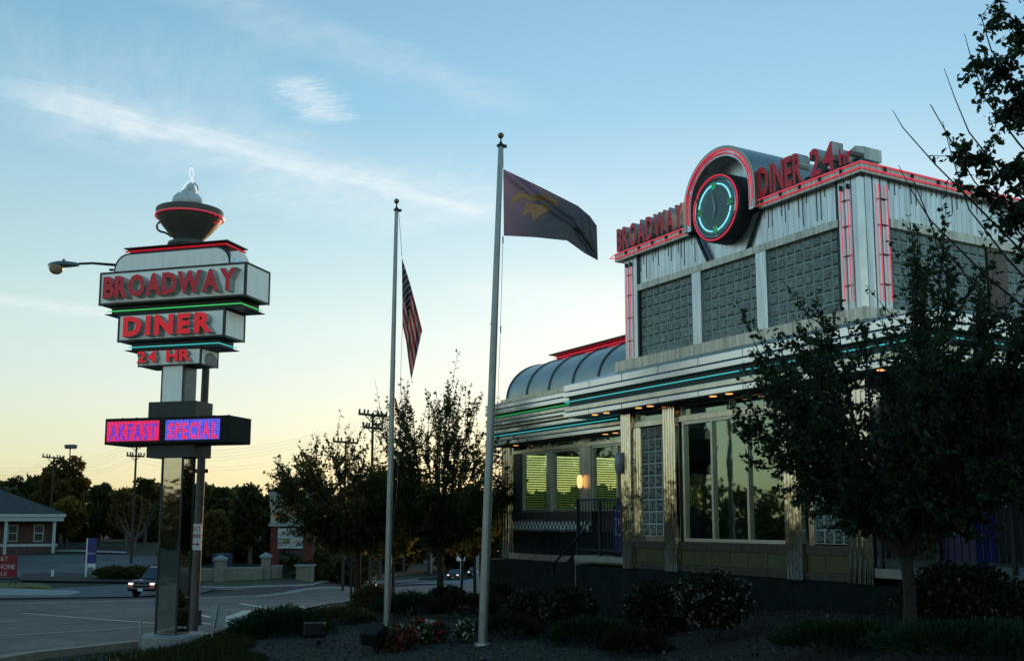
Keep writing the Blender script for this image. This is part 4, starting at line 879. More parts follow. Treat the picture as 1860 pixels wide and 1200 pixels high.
# shrubs and ground plants
def shrub(name, label, cat, px, py, D, rx, rz, n, leaf, lm, seed, spiky=0, flowers=0, fcol=None, stems=True, group=None, ry=None, lift=.5):
    rng = np.random.default_rng(seed); c = atg(px, D); t = empty(name, c, 0, label, cat, group); ry = ry or rx
    u = rng.normal(size=(n, 3)); u /= np.linalg.norm(u, axis=1)[:, None]; u[:, 2] = np.abs(u[:, 2]) if lift < .3 else u[:, 2]
    lump = 1 + .16 * np.sin(u[:, 0] * 7 + seed) * np.cos(u[:, 1] * 6 + u[:, 2] * 5); rr = (rng.uniform(.35, 1, n) ** .5 * lump)[:, None]
    p = u * rr * np.array([rx, ry, rz]) + np.array([0, 0, rz * (lift if lift < .3 else (1.5 if lift > .55 else 1.0)) + .04])
    d = u * (1.3 if spiky else .7) + rng.normal(size=(n, 3)) * (.35 if spiky else .7) + np.array([0, 0, .4 if spiky else 0]); d /= np.linalg.norm(d, axis=1)[:, None]
    p[:, 2] = np.maximum(p[:, 2], .02)
    if stems:
        w = MB(); rd = random.Random(seed)
        for i in range(7): 
            a = rd.uniform(0, 6.28); e = Vector((math.cos(a) * rx * .55, math.sin(a) * ry * .55, rz * rd.uniform(.7, 1.3))); w.tube([(e.x * .1, e.y * .1, -.05), e * .5, e], [.016, .011, .005], 4)
        w.build('stem', BARK, t)
    leaves_obj('foliage', leaf_faces(p, d, leaf, rng, .12 if spiky else .4), lm, t)
    if flowers:
        fi = rng.choice(n, flowers); fp = u[fi] * (lump[fi][:, None] * 1.02) * np.array([rx, ry, rz]) + np.array([0, 0, rz * (lift if lift < .3 else (1.5 if lift > .55 else 1.0)) + .04]); fp[:, 2] = np.maximum(fp[:, 2], .05)
        fp = np.repeat(fp, 4, 0) + rng.normal(size=(flowers * 4, 3)) * .008; fd = rng.normal(size=fp.shape); fd /= np.linalg.norm(fd, axis=1)[:, None]
        fo_ = leaves_obj('flowers', leaf_faces(fp, fd, .035 if leaf < .09 else .05, rng, .5), fcol, t); fo_['kind'] = 'stuff'
    return t
JUN = leafmat('juniper_green', (.012, .038, .014), (.030, .085, .030), .15); JDK = leafmat('dull_shrub_leaf', (.020, .024, .014), (.045, .045, .024), .2)
BRN = leafmat('brown_shrub_leaf', (.030, .016, .010), (.075, .035, .018), .2); RSE = leafmat('rose_leaf', (.012, .022, .010), (.035, .05, .02), .2)
FWH = mat('white_petal', (.46, .50, .44), .6, 0, 0); FPK = mat('pale_petal', (.20, .19, .18), .6, 0, 0); FRD = mat('red_petal', (.24, .008, .02), .6, 0, 0)
STRAW = leafmat('straw_leaf', (.07, .06, .025), (.17, .14, .06), .3)
J = 'low green junipers in the mulch bed'
shrub('juniper', 'low green juniper mound left of the black floodlights, above the grass bank', 'shrub', 515, 0, 20.5, .95, .42, 7000, .085, JUN, 1, 1, group=J, ry=.7, lift=.1)
shrub('juniper', 'low green juniper mound behind the thinner flagpole', 'shrub', 745, 0, 23.5, .85, .38, 5500, .085, JUN, 2, 1, group=J, ry=.6, lift=.1)
shrub('juniper', 'low green juniper mound in front of the diner steps', 'shrub', 1075, 0, 16.5, .72, .32, 5500, .07, JUN, 3, 1, group=J, ry=.5, lift=.1)
shrub('juniper', 'low green juniper spreading left of the pear tree trunk', 'shrub', 1530, 0, 12.2, .85, .26, 6500, .06, JUN, 4, 1, group=J, ry=.5, lift=.1)
shrub('juniper', 'low green juniper spreading at the right end of the bed by the pear tree', 'shrub', 1760, 0, 10.6, 1.0, .28, 7000, .06, JUN, 5, 1, group=J, ry=.55, lift=.1)
shrub('juniper', 'nearest low green juniper at the bottom edge below the pear tree', 'shrub', 1450, 0, 10.3, .75, .16, 5000, .055, JUN, 6, 1, group=J, ry=.45, lift=.1)
shrub('brown_shrub', 'reddish brown needle mound between the juniper and the rose bush', 'shrub', 1150, 0, 15.2, .52, .30, 4500, .055, BRN, 7, 1, ry=.45, lift=.1, group='brown low shrubs')
shrub('brown_shrub', 'brown low shrub at the foot of the tree between the flagpoles', 'shrub', 850, 0, 22.0, 1.0, .36, 5500, .07, BRN, 8, 1, ry=.6, lift=.1, group='brown low shrubs')
shrub('dull_shrub', 'dull green spreading shrub right of the thicker flagpole', 'shrub', 925, 0, 17.5, .60, .32, 4200, .06, JDK, 9, 1, ry=.5, lift=.1)
shrub('straw_grass', 'straw coloured grass tuft right of the broad tree trunk', 'shrub', 680, 0, 24.6, .42, .42, 1800, .22, STRAW, 10, 1, ry=.4, lift=.1, stems=False)
shrub('straw_grass', 'straw coloured low grass behind the black floodlights', 'shrub', 620, 0, 22.5, .75, .22, 2200, .12, STRAW, 21, 1, ry=.5, lift=.1, stems=False)
RB_ = 'rose bushes along the diner'
shrub('rose_bush', 'round rose bush with many small white flowers in front of the big window', 'shrub', 1292, 0, 15.0, .54, .38, 6500, .05, RSE, 11, flowers=170, fcol=FPK, group=RB_, lift=.6)
shrub('rose_bush', 'dark rose bush below the glass block window by the porch', 'shrub', 1190, 0, 17.0, .54, .40, 5500, .06, RSE, 12, flowers=26, fcol=FPK, group=RB_)
shrub('rose_bush', 'rose bush at the foot of the porch steps handrail', 'shrub', 1030, 0, 18.6, .50, .36, 4800, .06, RSE, 13, flowers=28, fcol=FPK, group=RB_)
shrub('rose_bush', 'leftmost rose bush at the end of the diner plinth', 'shrub', 958, 0, 19.5, .44, .30, 3800, .06, RSE, 14, flowers=24, fcol=FPK, group=RB_)
shrub('rose_bush', 'wide rose bush right of the pear tree trunk', 'shrub', 1740, 0, 12.8, .74, .38, 7500, .055, RSE, 15, flowers=44, fcol=FPK, group=RB_)
shrub('rose_bush', 'small dark bush between the end of the plinth and the thicker flagpole', 'shrub', 905, 0, 22.5, .32, .30, 1800, .07, RSE, 16, flowers=0, fcol=FPK, group=RB_)
shrub('dark_bush', 'small dark bush at the foot of the upright tree between the flagpoles', 'shrub', 812, 0, 24.6, .42, .22, 2000, .08, RSE, 17, flowers=0)
SAL = leafmat('bedding_leaf', (.02, .05, .012), (.07, .11, .02), .3)
for i, (px, D, kind) in enumerate(((700, 17.6, 'w'), (718, 17.9, 'r'), (712, 16.9, 'g'), (735, 17.6, 'w'), (742, 16.9, 'r'), (765, 18.2, 'r'), (757, 18.3, 'w'), (772, 17.3, 'w'), (786, 17.9, 'w'), (797, 17.4, 'r'), (690, 17.2, 'r'), (722, 16.6, 'r'))):
    lab = {0: 'white bedding plant touching the base of the thinner flagpole', 1: 'red bedding plant just right of the thinner flagpole base', 2: 'green bedding plant without flowers below the thinner flagpole', 3: 'white bedding plant second from the thinner flagpole', 4: 'low red bedding plant in the front row of the flower patch',
           5: 'tallest red bedding plant at the back of the flower patch', 6: 'white bedding plant at the very back of the flower patch', 7: 'white bedding plant in the front row of the flower patch', 8: 'white bedding plant beside the rightmost red one', 9: 'rightmost red bedding plant of the flower patch', 10: 'red bedding plant half hidden by the right floodlight', 11: 'nearest red bedding plant of the flower patch'}[i]
    shrub('bedding_plant', lab, 'flowers', px, 0, D, .15, .15, 420, .06, SAL, 30 + i, flowers={'w': 38, 'r': 130, 'g': 0}[kind], fcol=FRD if kind == 'r' else FWH, stems=False, group='red and white bedding plants')
shrub('bedding_plant', 'single white bedding plant standing apart left of the thicker flagpole', 'flowers', 843, 0, 17.2, .16, .16, 520, .06, SAL, 50, flowers=70, fcol=FWH, stems=False, group='red and white bedding plants')
# mulch chips and grass blades
rng = np.random.default_rng(3); n = 20000
X = rng.uniform(-4.4, 9, n); Y = 9.5 + 15 * rng.uniform(0, 1, n) ** 1.5; keep = np.array([x > bed_edge(y) + .05 and abs(x) < y * .56 for x, y in zip(X, Y)]); X, Y = X[keep], Y[keep]
p = np.array([(x, y, ground(x, y) + .03) for x, y in zip(X, Y)]); d = rng.normal(size=p.shape) * np.array([1, 1, .22]); d /= np.linalg.norm(d, axis=1)[:, None]
o = leaves_obj('mulch_chips', leaf_faces(p, d, .055, rng, .22, .1), leafmat('mulch_chip', (.022, .020, .016), (.085, .078, .06), .0), None); tag(o, 'grey brown shredded mulch chips covering the bed', 'mulch', kind='stuff')
n = 42000; Y = 9 + 17 * rng.uniform(0, 1, n) ** 1.2; X = np.array([bed_edge(y) for y in Y]) + .25 - rng.exponential(1.3, n); kk = (X > -9 * Y / 22 - .3) & (X > -9.2 + (Y - 18.6) * .40 + .45); X, Y = X[kk], Y[kk]
p = np.array([(x, y, ground(x, y)) for x, y in zip(X, Y)]); d = rng.normal(size=p.shape) * .35 + np.array([0, 0, 1]); d /= np.linalg.norm(d, axis=1)[:, None]
o = leaves_obj('grass', leaf_faces(p, d, .10, rng, .06), leafmat('grass_blade', (.018, .034, .008), (.07, .085, .02), .3), None); tag(o, 'mown green grass on the bank in front of the sign', 'grass', kind='stuff')

n = 700; X = rng.uniform(-4, 8, n); Y = rng.uniform(9.5, 24, n); keep = np.array([x > bed_edge(y) + .1 and abs(x) < y * .56 for x, y in zip(X, Y)]); X, Y = X[keep], Y[keep]
p = np.array([(x, y, ground(x, y) + .05) for x, y in zip(X, Y)]); d = rng.normal(size=p.shape) * np.array([1, 1, .12]); d /= np.linalg.norm(d, axis=1)[:, None]
o = leaves_obj('fallen_leaves', leaf_faces(p, d, .07, rng, .4, .1), leafmat('fallen_leaf', (.10, .055, .02), (.26, .19, .08), .1), None); tag(o, 'scattered dry fallen leaves lying on the mulch', 'fallen leaves', kind='stuff')
# ------------------------------------------------------------------ flagpoles and flags
def flagpole(px, D, ytop, label, lean, r0):
    b = atg(px, D); topz = at(px, ytop, D).z - b.z
    t = empty('flagpole', b, 0, label, 'flagpole', 'flagpoles in the bed'); lx = lean * topz
    MB().tube([(lx * a, 0, topz * a * .985 - .05 * (a == 0)) for a in np.linspace(0, 1, 9)], [r0 * (1 - .42 * max(0, a - .15) / .85) for a in np.linspace(0, 1, 9)], 14).build('pole', POLE, t, smooth=True)
    m = MB(); m.lathe([(r0 * .85, topz * .985), (r0 * .95, topz * .985 + .03), (r0 * .5, topz * .985 + .05), (.012, topz * .99 + .06), (.012, topz + .04)], lx, 0, 12); m.box(lx, lx + .10, -.03, .03, topz * .985 - .01, topz * .985 + .03); m.build('truck', DARKM, t)
    MB().lathe([(.001, topz + .02), (.03, topz + .028), (.052, topz + .06), (.052, topz + .085), (.03, topz + .115), (.001, topz + .125)], lx, 0, 14).build('ball', mat('dull_gold_ball', (.25, .20, .12), .35, .8, .1), t, smooth=True)
    for fz in (.12, .30, .62): MB().lathe([(r0 * (1 - .42 * max(0, fz - .15) / .85) + .004, topz * fz), (r0 * (1 - .42 * max(0, fz - .15) / .85) + .004, topz * fz + .03)], lx * fz, 0, 14).build('joint_ring', POLE, t)
    MB().lathe([(.001, .05), (r0 * 1.7, .05), (r0 * 1.8, .0), (r0 * 1.8, -.05)], 0, 0, 14).build('base_collar', POLE, t)
    return t, lx, topz, b
t1, lx, tz, b1 = flagpole(704.5, 19.6, 372, 'thinner grey flagpole further left with the striped flag at half height', .008, .062)
rope = [at(724, 378, 19.6), at(730, 465, 19.6)]; rope2 = [at(731, 592, 19.6), at(729, 640, 19.6), at(722, 880, 19.6), at(706, 1040, 19.6)]
MB().tube([p - b1 for p in rope], .005, 4).build('halyard', POLE, t1); MB().tube([p - b1 for p in rope2], .004, 4).build('halyard', POLE, t1)
t2, lx, tz, b2 = flagpole(877, 16.6, 254, 'thicker grey flagpole nearer the diner with the dark flag flying', .0335, .076)
MB().tube([p - b2 for p in (at(914, 262, 16.6), at(914, 306, 16.6))], .005, 4).build('halyard', POLE, t2)
MB().tube([p - b2 for p in (at(914, 428, 16.6), at(911, 520, 16.6), at(909, 600, 16.6), at(903, 760, 16.6), at(899, 900, 16.6))], .004, 4).build('halyard', POLE, t2)
m = MB(); 
for y in (436, 598): m.tube([at(913.5 if y < 500 else 909.5, y - 6, 16.58) - b2, at(913.5 if y < 500 else 909.5, y + 6, 16.58) - b2], .012, 6)
m.build('snap_hook', DARKM, t2)
def flagmat(name, build):
    m = bpy.data.materials.new(name); m.use_nodes = True; n = m.node_tree.nodes; l = m.node_tree.links; n.clear()
    uv = n.new('ShaderNodeUVMap'); sp = n.new('ShaderNodeSeparateXYZ'); l.new(uv.outputs[0], sp.inputs[0])
    def M(op, a, b=0.):
        q = n.new('ShaderNodeMath'); q.operation = op
        for i, v in enumerate((a, b)):
            if isinstance(v, (int, float)): q.inputs[i].default_value = v
            else: l.new(v, q.inputs[i])
        return q.outputs[0]
    def MX(f, a, b):
        q = n.new('ShaderNodeMixRGB')
        for i, v in enumerate((f, a, b)):
            if isinstance(v, tuple): q.inputs[i].default_value = (*v, 1)
            elif isinstance(v, (int, float)): q.inputs[i].default_value = v
            else: l.new(v, q.inputs[i])
        return q.outputs[0]
    c = build(sp.outputs[0], sp.outputs[1], M, MX)
    d = n.new('ShaderNodeBsdfDiffuse'); t = n.new('ShaderNodeBsdfTranslucent'); l.new(c, d.inputs[0]); l.new(c, t.inputs[0])
    s = n.new('ShaderNodeMixShader'); s.inputs[0].default_value = .55; l.new(d.outputs[0], s.inputs[1]); l.new(t.outputs[0], s.inputs[2])
    o = n.new('ShaderNodeOutputMaterial'); l.new(s.outputs[0], o.inputs[0]); return m
def stripes(u, v, M, MX):
    st = M('LESS_THAN', M('FRACT', M('MULTIPLY', M('SUBTRACT', 1.0, v), 4.5)), .5)
    col = MX(st, (.36, .37, .38), (.24, .03, .045))
    can = M('MULTIPLY', M('LESS_THAN', u, .42), M('GREATER_THAN', v, .46))
    fu = M('SUBTRACT', M('FRACT', M('ADD', M('MULTIPLY', u, 14), M('MULTIPLY', M('FLOOR', M('MULTIPLY', v, 17)), .5))), .5); fv = M('SUBTRACT', M('FRACT', M('MULTIPLY', v, 17)), .5)
    star = M('LESS_THAN', M('ADD', M('MULTIPLY', fu, fu), M('MULTIPLY', fv, fv)), .055)
    return MX(can, col, MX(star, (.016, .026, .06), (.36, .37, .40)))
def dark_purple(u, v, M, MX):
    return MX(M('MINIMUM', M('MAXIMUM', M('ADD', M('MULTIPLY', u, 2.2), M('MULTIPLY', M('SUBTRACT', 1.0, v), .5)), 0.0), 1.0), (.24, .20, .31), (.065, .10, .14))  # light on the upper hoist corner painted in: paler purple fading to navy
def cloth(name, top, bot, D, nu, nv, wave, label, m, seed=1):
    """flag between its top and bottom edge curves (points with distance), with folds in depth"""
    def cv(P, t):
        k = t * (len(P) - 1); i = min(len(P) - 2, int(k)); a, b = P[i], P[i + 1]; return [a[q] + (b[q] - a[q]) * (k - i) for q in range(3)]
    def pos(u, v, off=0):
        a = cv(top, u); b_ = cv(bot, u); x = a[0] + (b_[0] - a[0]) * (1 - v); y = a[1] + (b_[1] - a[1]) * (1 - v); d = a[2] + (b_[2] - a[2]) * (1 - v)
        return at(x, y, D + d + wave(u, v) - off)
    vs = [pos(i / nu, j / nv) for j in range(nv + 1) for i in range(nu + 1)]; w = nu + 1
    fs = [(j * w + i, j * w + i + 1, (j + 1) * w + i + 1, (j + 1) * w + i) for j in range(nv) for i in range(nu)]
    o0 = vs[nv * w]; me = bpy.data.meshes.new(name); me.from_pydata([tuple(v - o0) for v in vs], [], fs); uvl = me.uv_layers.new(name='UVMap')
    for lp in me.loops: uvl.data[lp.index].uv = ((lp.vertex_index % w) / nu, (lp.vertex_index // w) / nv)
    me.polygons.foreach_set('use_smooth', [True] * len(fs)); me.materials.append(m); o = bpy.data.objects.new(name, me); COL.objects.link(o); o.location = o0; tag(o, label, 'flag')
    return o, pos, o0
usf, _, _ = cloth('striped_flag', [(730, 468, 0), (745, 515, .05), (757, 560, .10), (767, 600, .18)], [(731, 590, 0), (738, 622, .10), (742, 655, .16), (747, 690, .22)], 19.6, 60, 40,
    lambda u, v: .07 * math.sin(u * 9 + v * 7) * u ** .5 + .03 * math.sin(u * 21), 'limp stars and stripes flag hanging at half height on the thinner flagpole', flagmat('stars_stripes_cloth', stripes))
def rw(u, v):
    d = (u - (1 - v)) ; return .20 * math.exp(-(d * 11) ** 2) + .10 * math.sin(u * 7 + v * 2) * u + .010 * math.sin(u * 38 + v * 11) + .008 * math.sin(v * 31 - u * 9)
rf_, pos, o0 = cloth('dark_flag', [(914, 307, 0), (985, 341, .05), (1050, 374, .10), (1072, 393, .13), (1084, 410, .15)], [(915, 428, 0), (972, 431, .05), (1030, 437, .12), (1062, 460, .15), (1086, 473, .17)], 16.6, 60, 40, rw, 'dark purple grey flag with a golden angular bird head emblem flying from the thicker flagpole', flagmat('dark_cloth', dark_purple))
rf_.parent = None
LOGO = [(.055, .52), (.10, .60), (.17, .74), (.21, .80), (.25, .75), (.32, .80), (.42, .84), (.55, .82), (.66, .72), (.70, .60), (.66, .50), (.62, .58), (.52, .62), (.42, .58), (.47, .50), (.40, .40), (.385, .22), (.32, .36), (.29, .22), (.26, .42), (.19, .32), (.235, .52), (.215, .60), (.14, .55)]
LOGO = [(.031, .47), (.11, .78), (.17, .76), (.275, .88), (.357, .87), (.377, .75), (.275, .77), (.185, .67), (.138, .68), (.10, .60)]
LOGO2 = [(.158, .60), (.142, .38), (.196, .46), (.22, .30), (.275, .50), (.336, .64), (.295, .72), (.235, .64)]
def flagpoly(pts, off, m, name):
    import mathutils
    tri = mathutils.geometry.tessellate_polygon([[Vector((a, b, 0)) for a, b in pts]]); mb = MB()
    for t in tri:
        q = [pts[i] for i in t]; K = 5
        g_ = {}; vs = []
        for i in range(K + 1):
            for j in range(K + 1 - i):
                a, b_ = i / K, j / K; c_ = 1 - a - b_; u = a * q[0][0] + b_ * q[1][0] + c_ * q[2][0]; v = a * q[0][1] + b_ * q[1][1] + c_ * q[2][1]
                g_[(i, j)] = len(vs); vs.append(pos(u, v, off) - o0)
        fs = []
        for i in range(K):
            for j in range(K - i):
                fs.append((g_[(i, j)], g_[(i + 1, j)], g_[(i, j + 1)]))
                if i + j < K - 1: fs.append((g_[(i + 1, j)], g_[(i + 1, j + 1)], g_[(i, j + 1)]))
        mb.add(vs, fs)
    return mb.build(name, m, rf_)
GOLD = flagmat('gold_cloth', lambda u, v, M, MX: MX(0.0, (.88, .56, .28), (.88, .56, .28)))
flagpoly(LOGO, .012, GOLD, 'emblem'); flagpoly(LOGO2, .012, GOLD, 'emblem')
flagpoly([(.50, .40), (.66, .36), (.80, .22), (.90, .16), (.93, .24), (.84, .40), (.72, .48), (.60, .50)], .012, flagmat('olive_cloth', lambda u, v, M, MX: MX(0.0, (.24, .26, .19), (.24, .26, .19))), 'emblem')

# ------------------------------------------------------------------ street lamp behind the sign, small road signs, floodlights
DLp = 24.5; b = atg(357, DLp); t = empty('street_lamp', b, 0, 'tall grey street lamp behind the diner sign with its arm reaching left', 'street lamp')
q = lambda x, y, D=DLp: at(x, y, D) - b
pz = q(371, 560).z
MB().tube([(0, 0, -.1), (.02, 0, 2.5), (.04, 0, 5), (.06, 0, pz - .5), (.04, 0, pz), (-.05, 0, pz + .25)], [.105, .10, .095, .088, .08, .065], 12).build('pole', mat('weathered_pole', (.13, .12, .095), .6, .3, .2), t, smooth=True)
MB().tube([(-.05, 0, pz + .2), q(330, 500), q(250, 489), q(207, 481), q(168, 478), q(143, 479)], [.055, .05, .04, .035, .03, .028], 10).build('arm', DARKM, t, smooth=True)
MB().tube([q(207, 490), q(199, 490)], .03, 8).build('arm_stub', DARKM, t)
hd = q(115, 483); m = MB()
prof = [(-.37, .02, .03), (-.30, .07, .07), (-.15, .13, .10), (.02, .14, .11), (.18, .10, .09), (.30, .06, .07), (.38, .04, .05)]
vs = []
for (x, w_, h_) in prof:
    for k in range(12):
        a = 2 * math.pi * k / 12; vs.append((hd.x + x, hd.y + w_ * math.cos(a), hd.z + .02 + (h_ if math.sin(a) > 0 else h_ * .5) * math.sin(a)))
fs = [(i * 12 + k, i * 12 + (k + 1) % 12, (i + 1) * 12 + (k + 1) % 12, (i + 1) * 12 + k) for i in range(6) for k in range(12)] + [tuple(range(11, -1, -1)), tuple(range(72, 84))]
m.add(vs, fs); h_ = m.build('lamp_head', mat('lamp_head_grey', (.16, .19, .19), .45, .4, .1), t, smooth=True)
MB().lathe([(.001, -.20), (.08, -.19), (.14, -.14), (.17, -.06), (.175, .0)], 0, 0, 16).build('lens', mat('amber_lens', (.48, .34, .22), .2, 0, .15, 10, spec=.8), h_, smooth=True).location = (hd.x - .17, hd.y, hd.z - .005)
bx('photo_cell', DARKM, h_, hd.x - .02, hd.x + .03, -.02, .02, hd.z + .12, hd.z + .17)
MB().lathe([(.001, 0), (.07, .0), (.07, .35), (.001, .35)], .12, -.05, 10).build('hand_hole_box', DARKM, t).location = (0, 0, .35)
sg = empty('no_stopping_sign', q(359, 998) + b + Vector((.0, -.16, 0)), R(2), 'white NO STOPPING sign with red arrow strapped to the lamp post', 'road sign')
s_ = bx('plate', WHITE, sg, -.17, .12, -.012, 0, 0, .60); RD = mat('sign_red', (.40, .02, .025), .5, 0, .05)
merged(word('NO', -.14, .09, .44, .11, -.018, .003, bold=0, gap=.15)).build('lettering', RD, s_); merged(word('STOPPING', -.165, .115, .28, .095, -.018, .003, bold=0, gap=.08)).build('lettering', RD, s_)
MB().prism([(-.12, .12), (.03, .12), (.03, .085), (.09, .135), (.03, .185), (.03, .15), (-.12, .15)], -.018, -.014).build('arrow', RD, s_)
bx('lamp_post_bracket', DARKM, t, -.16, .22, -.05, .0, q(371, 853).z - .07, q(371, 853).z + .02)
b = on_ground(383, 1163); t = empty('tilted_road_sign', b, 0, 'back of a small grey road sign on a leaning post right of the lamp post', 'road sign')
m = MB().tube([(-.02, 0, -.2), (.10, .02, .58), (.13, .02, .78)], .018, 6); m.build('post', POLE, t)
cx_, cz_ = .10, .50
MB().prism([(cx_ - .14, cz_ - .20), (cx_ + .03, cz_ - .25), (cx_ + .16, cz_ - .22), (cx_ + .20, cz_ + .12), (cx_ + .15, cz_ + .16), (cx_ - .06, cz_ + .24), (cx_ - .13, cz_ + .22)], .03, .04).build('plate', mat('sign_back', (.30, .37, .36), .5, .4, .1), t)
b = on_ground(254, 1178); t = empty('marker_post', b, 0, 'thin pale utility marker post left of the sign base', 'post'); MB().tube([(0, 0, -.2), (-.01, 0, .62)], .028, 8).build('post', mat('pale_marker', (.30, .36, .30), .6), t)
def flood(px, py, D, label, rz, tilt):
    b = atg(px, D); t = empty('floodlight', b, rz, label, 'floodlight', 'black floodlights aimed at the flags')
    MB().lathe([(.06, -.1), (.06, .05), (.05, .12), (.001, .12)], .08, 0, 10).build('mount', BLACK, t)
    m = MB(); V = [(-.20, -.14, -.10), (.20, -.14, -.10), (.24, .16, -.14), (-.24, .16, -.14), (-.20, -.14, .14), (.20, -.14, .14), (.24, .16, .2), (-.24, .16, .2)]
    mt = Matrix.Rotation(tilt, 3, 'X'); m.add([mt @ Vector(v) + Vector((0, 0, .32)) for v in V], [(0, 3, 2, 1), (4, 5, 6, 7), (0, 1, 5, 4), (1, 2, 6, 5), (2, 3, 7, 6), (3, 0, 4, 7)])
    h = m.build('housing', BLACK, t, bevel=.015); t.scale = (.82, .82, .82)
    MB().add([mt @ Vector(v) + Vector((0, 0, .32)) for v in ((-.20, .163, -.11), (.20, .163, -.11), (.20, .163, .17), (-.20, .163, .17))], [(0, 1, 2, 3)]).build('lens', GLASS_D, h)
flood(575, 0, 18.5, 'upright black floodlight in front of the juniper left of the flower patch', .15, -.15); flood(680, 0, 16.6, 'tilted black floodlight at the left edge of the flower patch', -.5, .35)

# ------------------------------------------------------------------ vehicles
def car(loc, rz, label, paint, L=4.4, Wd=1.72, H=1.66, wagon=True, lights=True, simple=False):
    t = empty('parked_car' if not lights else 'suv', loc, rz, label, 'car'); w2 = Wd / 2
    body = [(-L / 2, .42), (-L / 2 + .03, .85), (-L / 2 + .05, .98), (.72, 1.0), (L / 2 - .25, .93), (L / 2 - .02, .80), (L / 2, .45), (L / 2 - .05, .36), (-L / 2 + .05, .36)]
    MB().prism([(a, c_) for a, c_ in body], -w2, w2, 'y').build('body', paint, t, bevel=.06, smooth=False)
    ca = [(-L / 2 + .08, .99), (-L / 2 + .25, H - .03), (-.1, H), (.25, H - .04), (.95, .99)]
    m = MB(); n = len(ca); V = [(a, -w2 + .05 + (c_ - 1) * .18, c_) for a, c_ in ca] + [(a, w2 - .05 - (c_ - 1) * .18, c_) for a, c_ in ca]
    m.add(V, [tuple(range(n)), tuple(range(2 * n - 1, n - 1, -1))] + [(i, i + n, (i + 1) % n + n, (i + 1) % n) for i in range(n)]); m.build('cabin', paint, t, bevel=.04)
    GL = mat('car_glass', (.02, .03, .035), .05, 0, 0, spec=.9)
    MB().add([(.97, -w2 + .13, 1.02), (.97, w2 - .13, 1.02), (.32, w2 - .22, H - .08), (.32, -w2 + .22, H - .08)], [(0, 1, 2, 3)]).build('windscreen', GL, t)
    for s in (-1, 1):
        y0 = s * (w2 - .035); y1 = s * (w2 - .035 - .11)
        for a, b_ in (((.80), (.02)), ((-.04), (-.85)), ((-.91), (-L / 2 + .25))):
            MB().add([(a - (0 if a < .5 else .0), y0, 1.05), (b_, y0, 1.05), (b_ + (0 if b_ > -1.5 else .1), y1, H - .12), (a - (.45 if a > .5 else 0), y1, H - .12)], [(0, 1, 2, 3)]).build('side_window', GL, t)
        for x in (L / 2 - .85, -L / 2 + .85):
            wh = MB().lathe([(.001, -.11), (.33, -.11), (.35, -.08), (.35, .08), (.33, .11), (.001, .11)], 0, 0, 20, axis='y').build('wheel', BLACK, t); wh.location = (x, s * (w2 - .10), .35)
            MB().lathe([(.001, -.118), (.20, -.118), (.22, -.112)], 0, 0, 16, axis='y').build('rim', POLE, wh) if s < 0 else MB().lathe([(.001, .118), (.20, .118), (.22, .112)], 0, 0, 16, axis='y').build('rim', POLE, wh)
        MB().box(L / 2 - .05, L / 2 + .015, s * (w2 - .32) if s > 0 else -w2 + .06, s * (w2 - .06) if s > 0 else -w2 + .32, .73, .83).build('headlight', emat('headlight_on', (1.0, .93, .85), 2.0) if lights else mat('headlight_glass', (.4, .4, .4), .1, .3, 0), t)
        MB().box(L / 2 - .04, L / 2 + .012, min(s * (w2 - .30), s * (w2 - .06)), max(s * (w2 - .30), s * (w2 - .06)), .60, .69).build('indicator', emat('amber_light', (.8, .10, .03), .25), t)
        MB().box(-L / 2 - .01, -L / 2 + .05, min(s * (w2 - .22), s * (w2 - .03)), max(s * (w2 - .22), s * (w2 - .03)), .75, .98).build('tail_light', emat('tail_light_red', (1.0, .03, .01), 1.2), t)
        MB().box(.80, .95, min(s * (w2 + .02), s * (w2 + .18)), max(s * (w2 + .02), s * (w2 + .18)), 1.05, 1.18).build('mirror', paint, t, bevel=.02)
    bx('grille', BLACK, t, L / 2 - .06, L / 2 + .008, -w2 + .38, w2 - .38, .62, .82); bx('grille_bar', POLE, t, L / 2 + .009, L / 2 + .02, -w2 + .38, w2 - .38, .70, .74)
    bx('bumper', mat('bumper_grey', (.10, .10, .11), .4, .3, .05), t, L / 2 - .02, L / 2 + .09, -w2 + .01, w2 - .01, .47, .57, bevel=.02)
    bx('number_plate', WHITE, t, L / 2 + .092, L / 2 + .1, -.16, .16, .38, .52)
    if wagon:
        for s in (-1, 1): MB().tube([(-1.6, s * .55, H + .05), (.0, s * .55, H + .06)], .018, 6).build('roof_rail', BLACK, t)
    return t
MAROON = mat('maroon_paint', (.022, .005, .010), .30, .0, .05, spec=.5)
c = on_ground(262, 1085.5); rz = math.atan2(-math.cos(R(10)), -math.sin(R(10)))
car((c.x + 1.9 * math.sin(R(10)) - .05, c.y + 1.9 * math.cos(R(10)), c.z + .05), rz, 'dark maroon off-road car with headlights on waiting at the side road behind the sign', MAROON)
c = on_ground(826, 1053.5); t = car((c.x, c.y, c.z + .1), rz + R(6), 'small distant dark red car on the road between the tree trunks', mat('dark_red_paint', (.07, .01, .015), .25, .2, .05), wagon=False, lights=True, H=1.45)
t.name = 'distant_car'
c = on_ground(847, 1051.5); t = car((c.x + 1, c.y + 6, c.z + .1), rz + R(6), 'distant dark car following the small dark red car', MAROON, wagon=False, lights=True, H=1.4); t.name = 'distant_car'

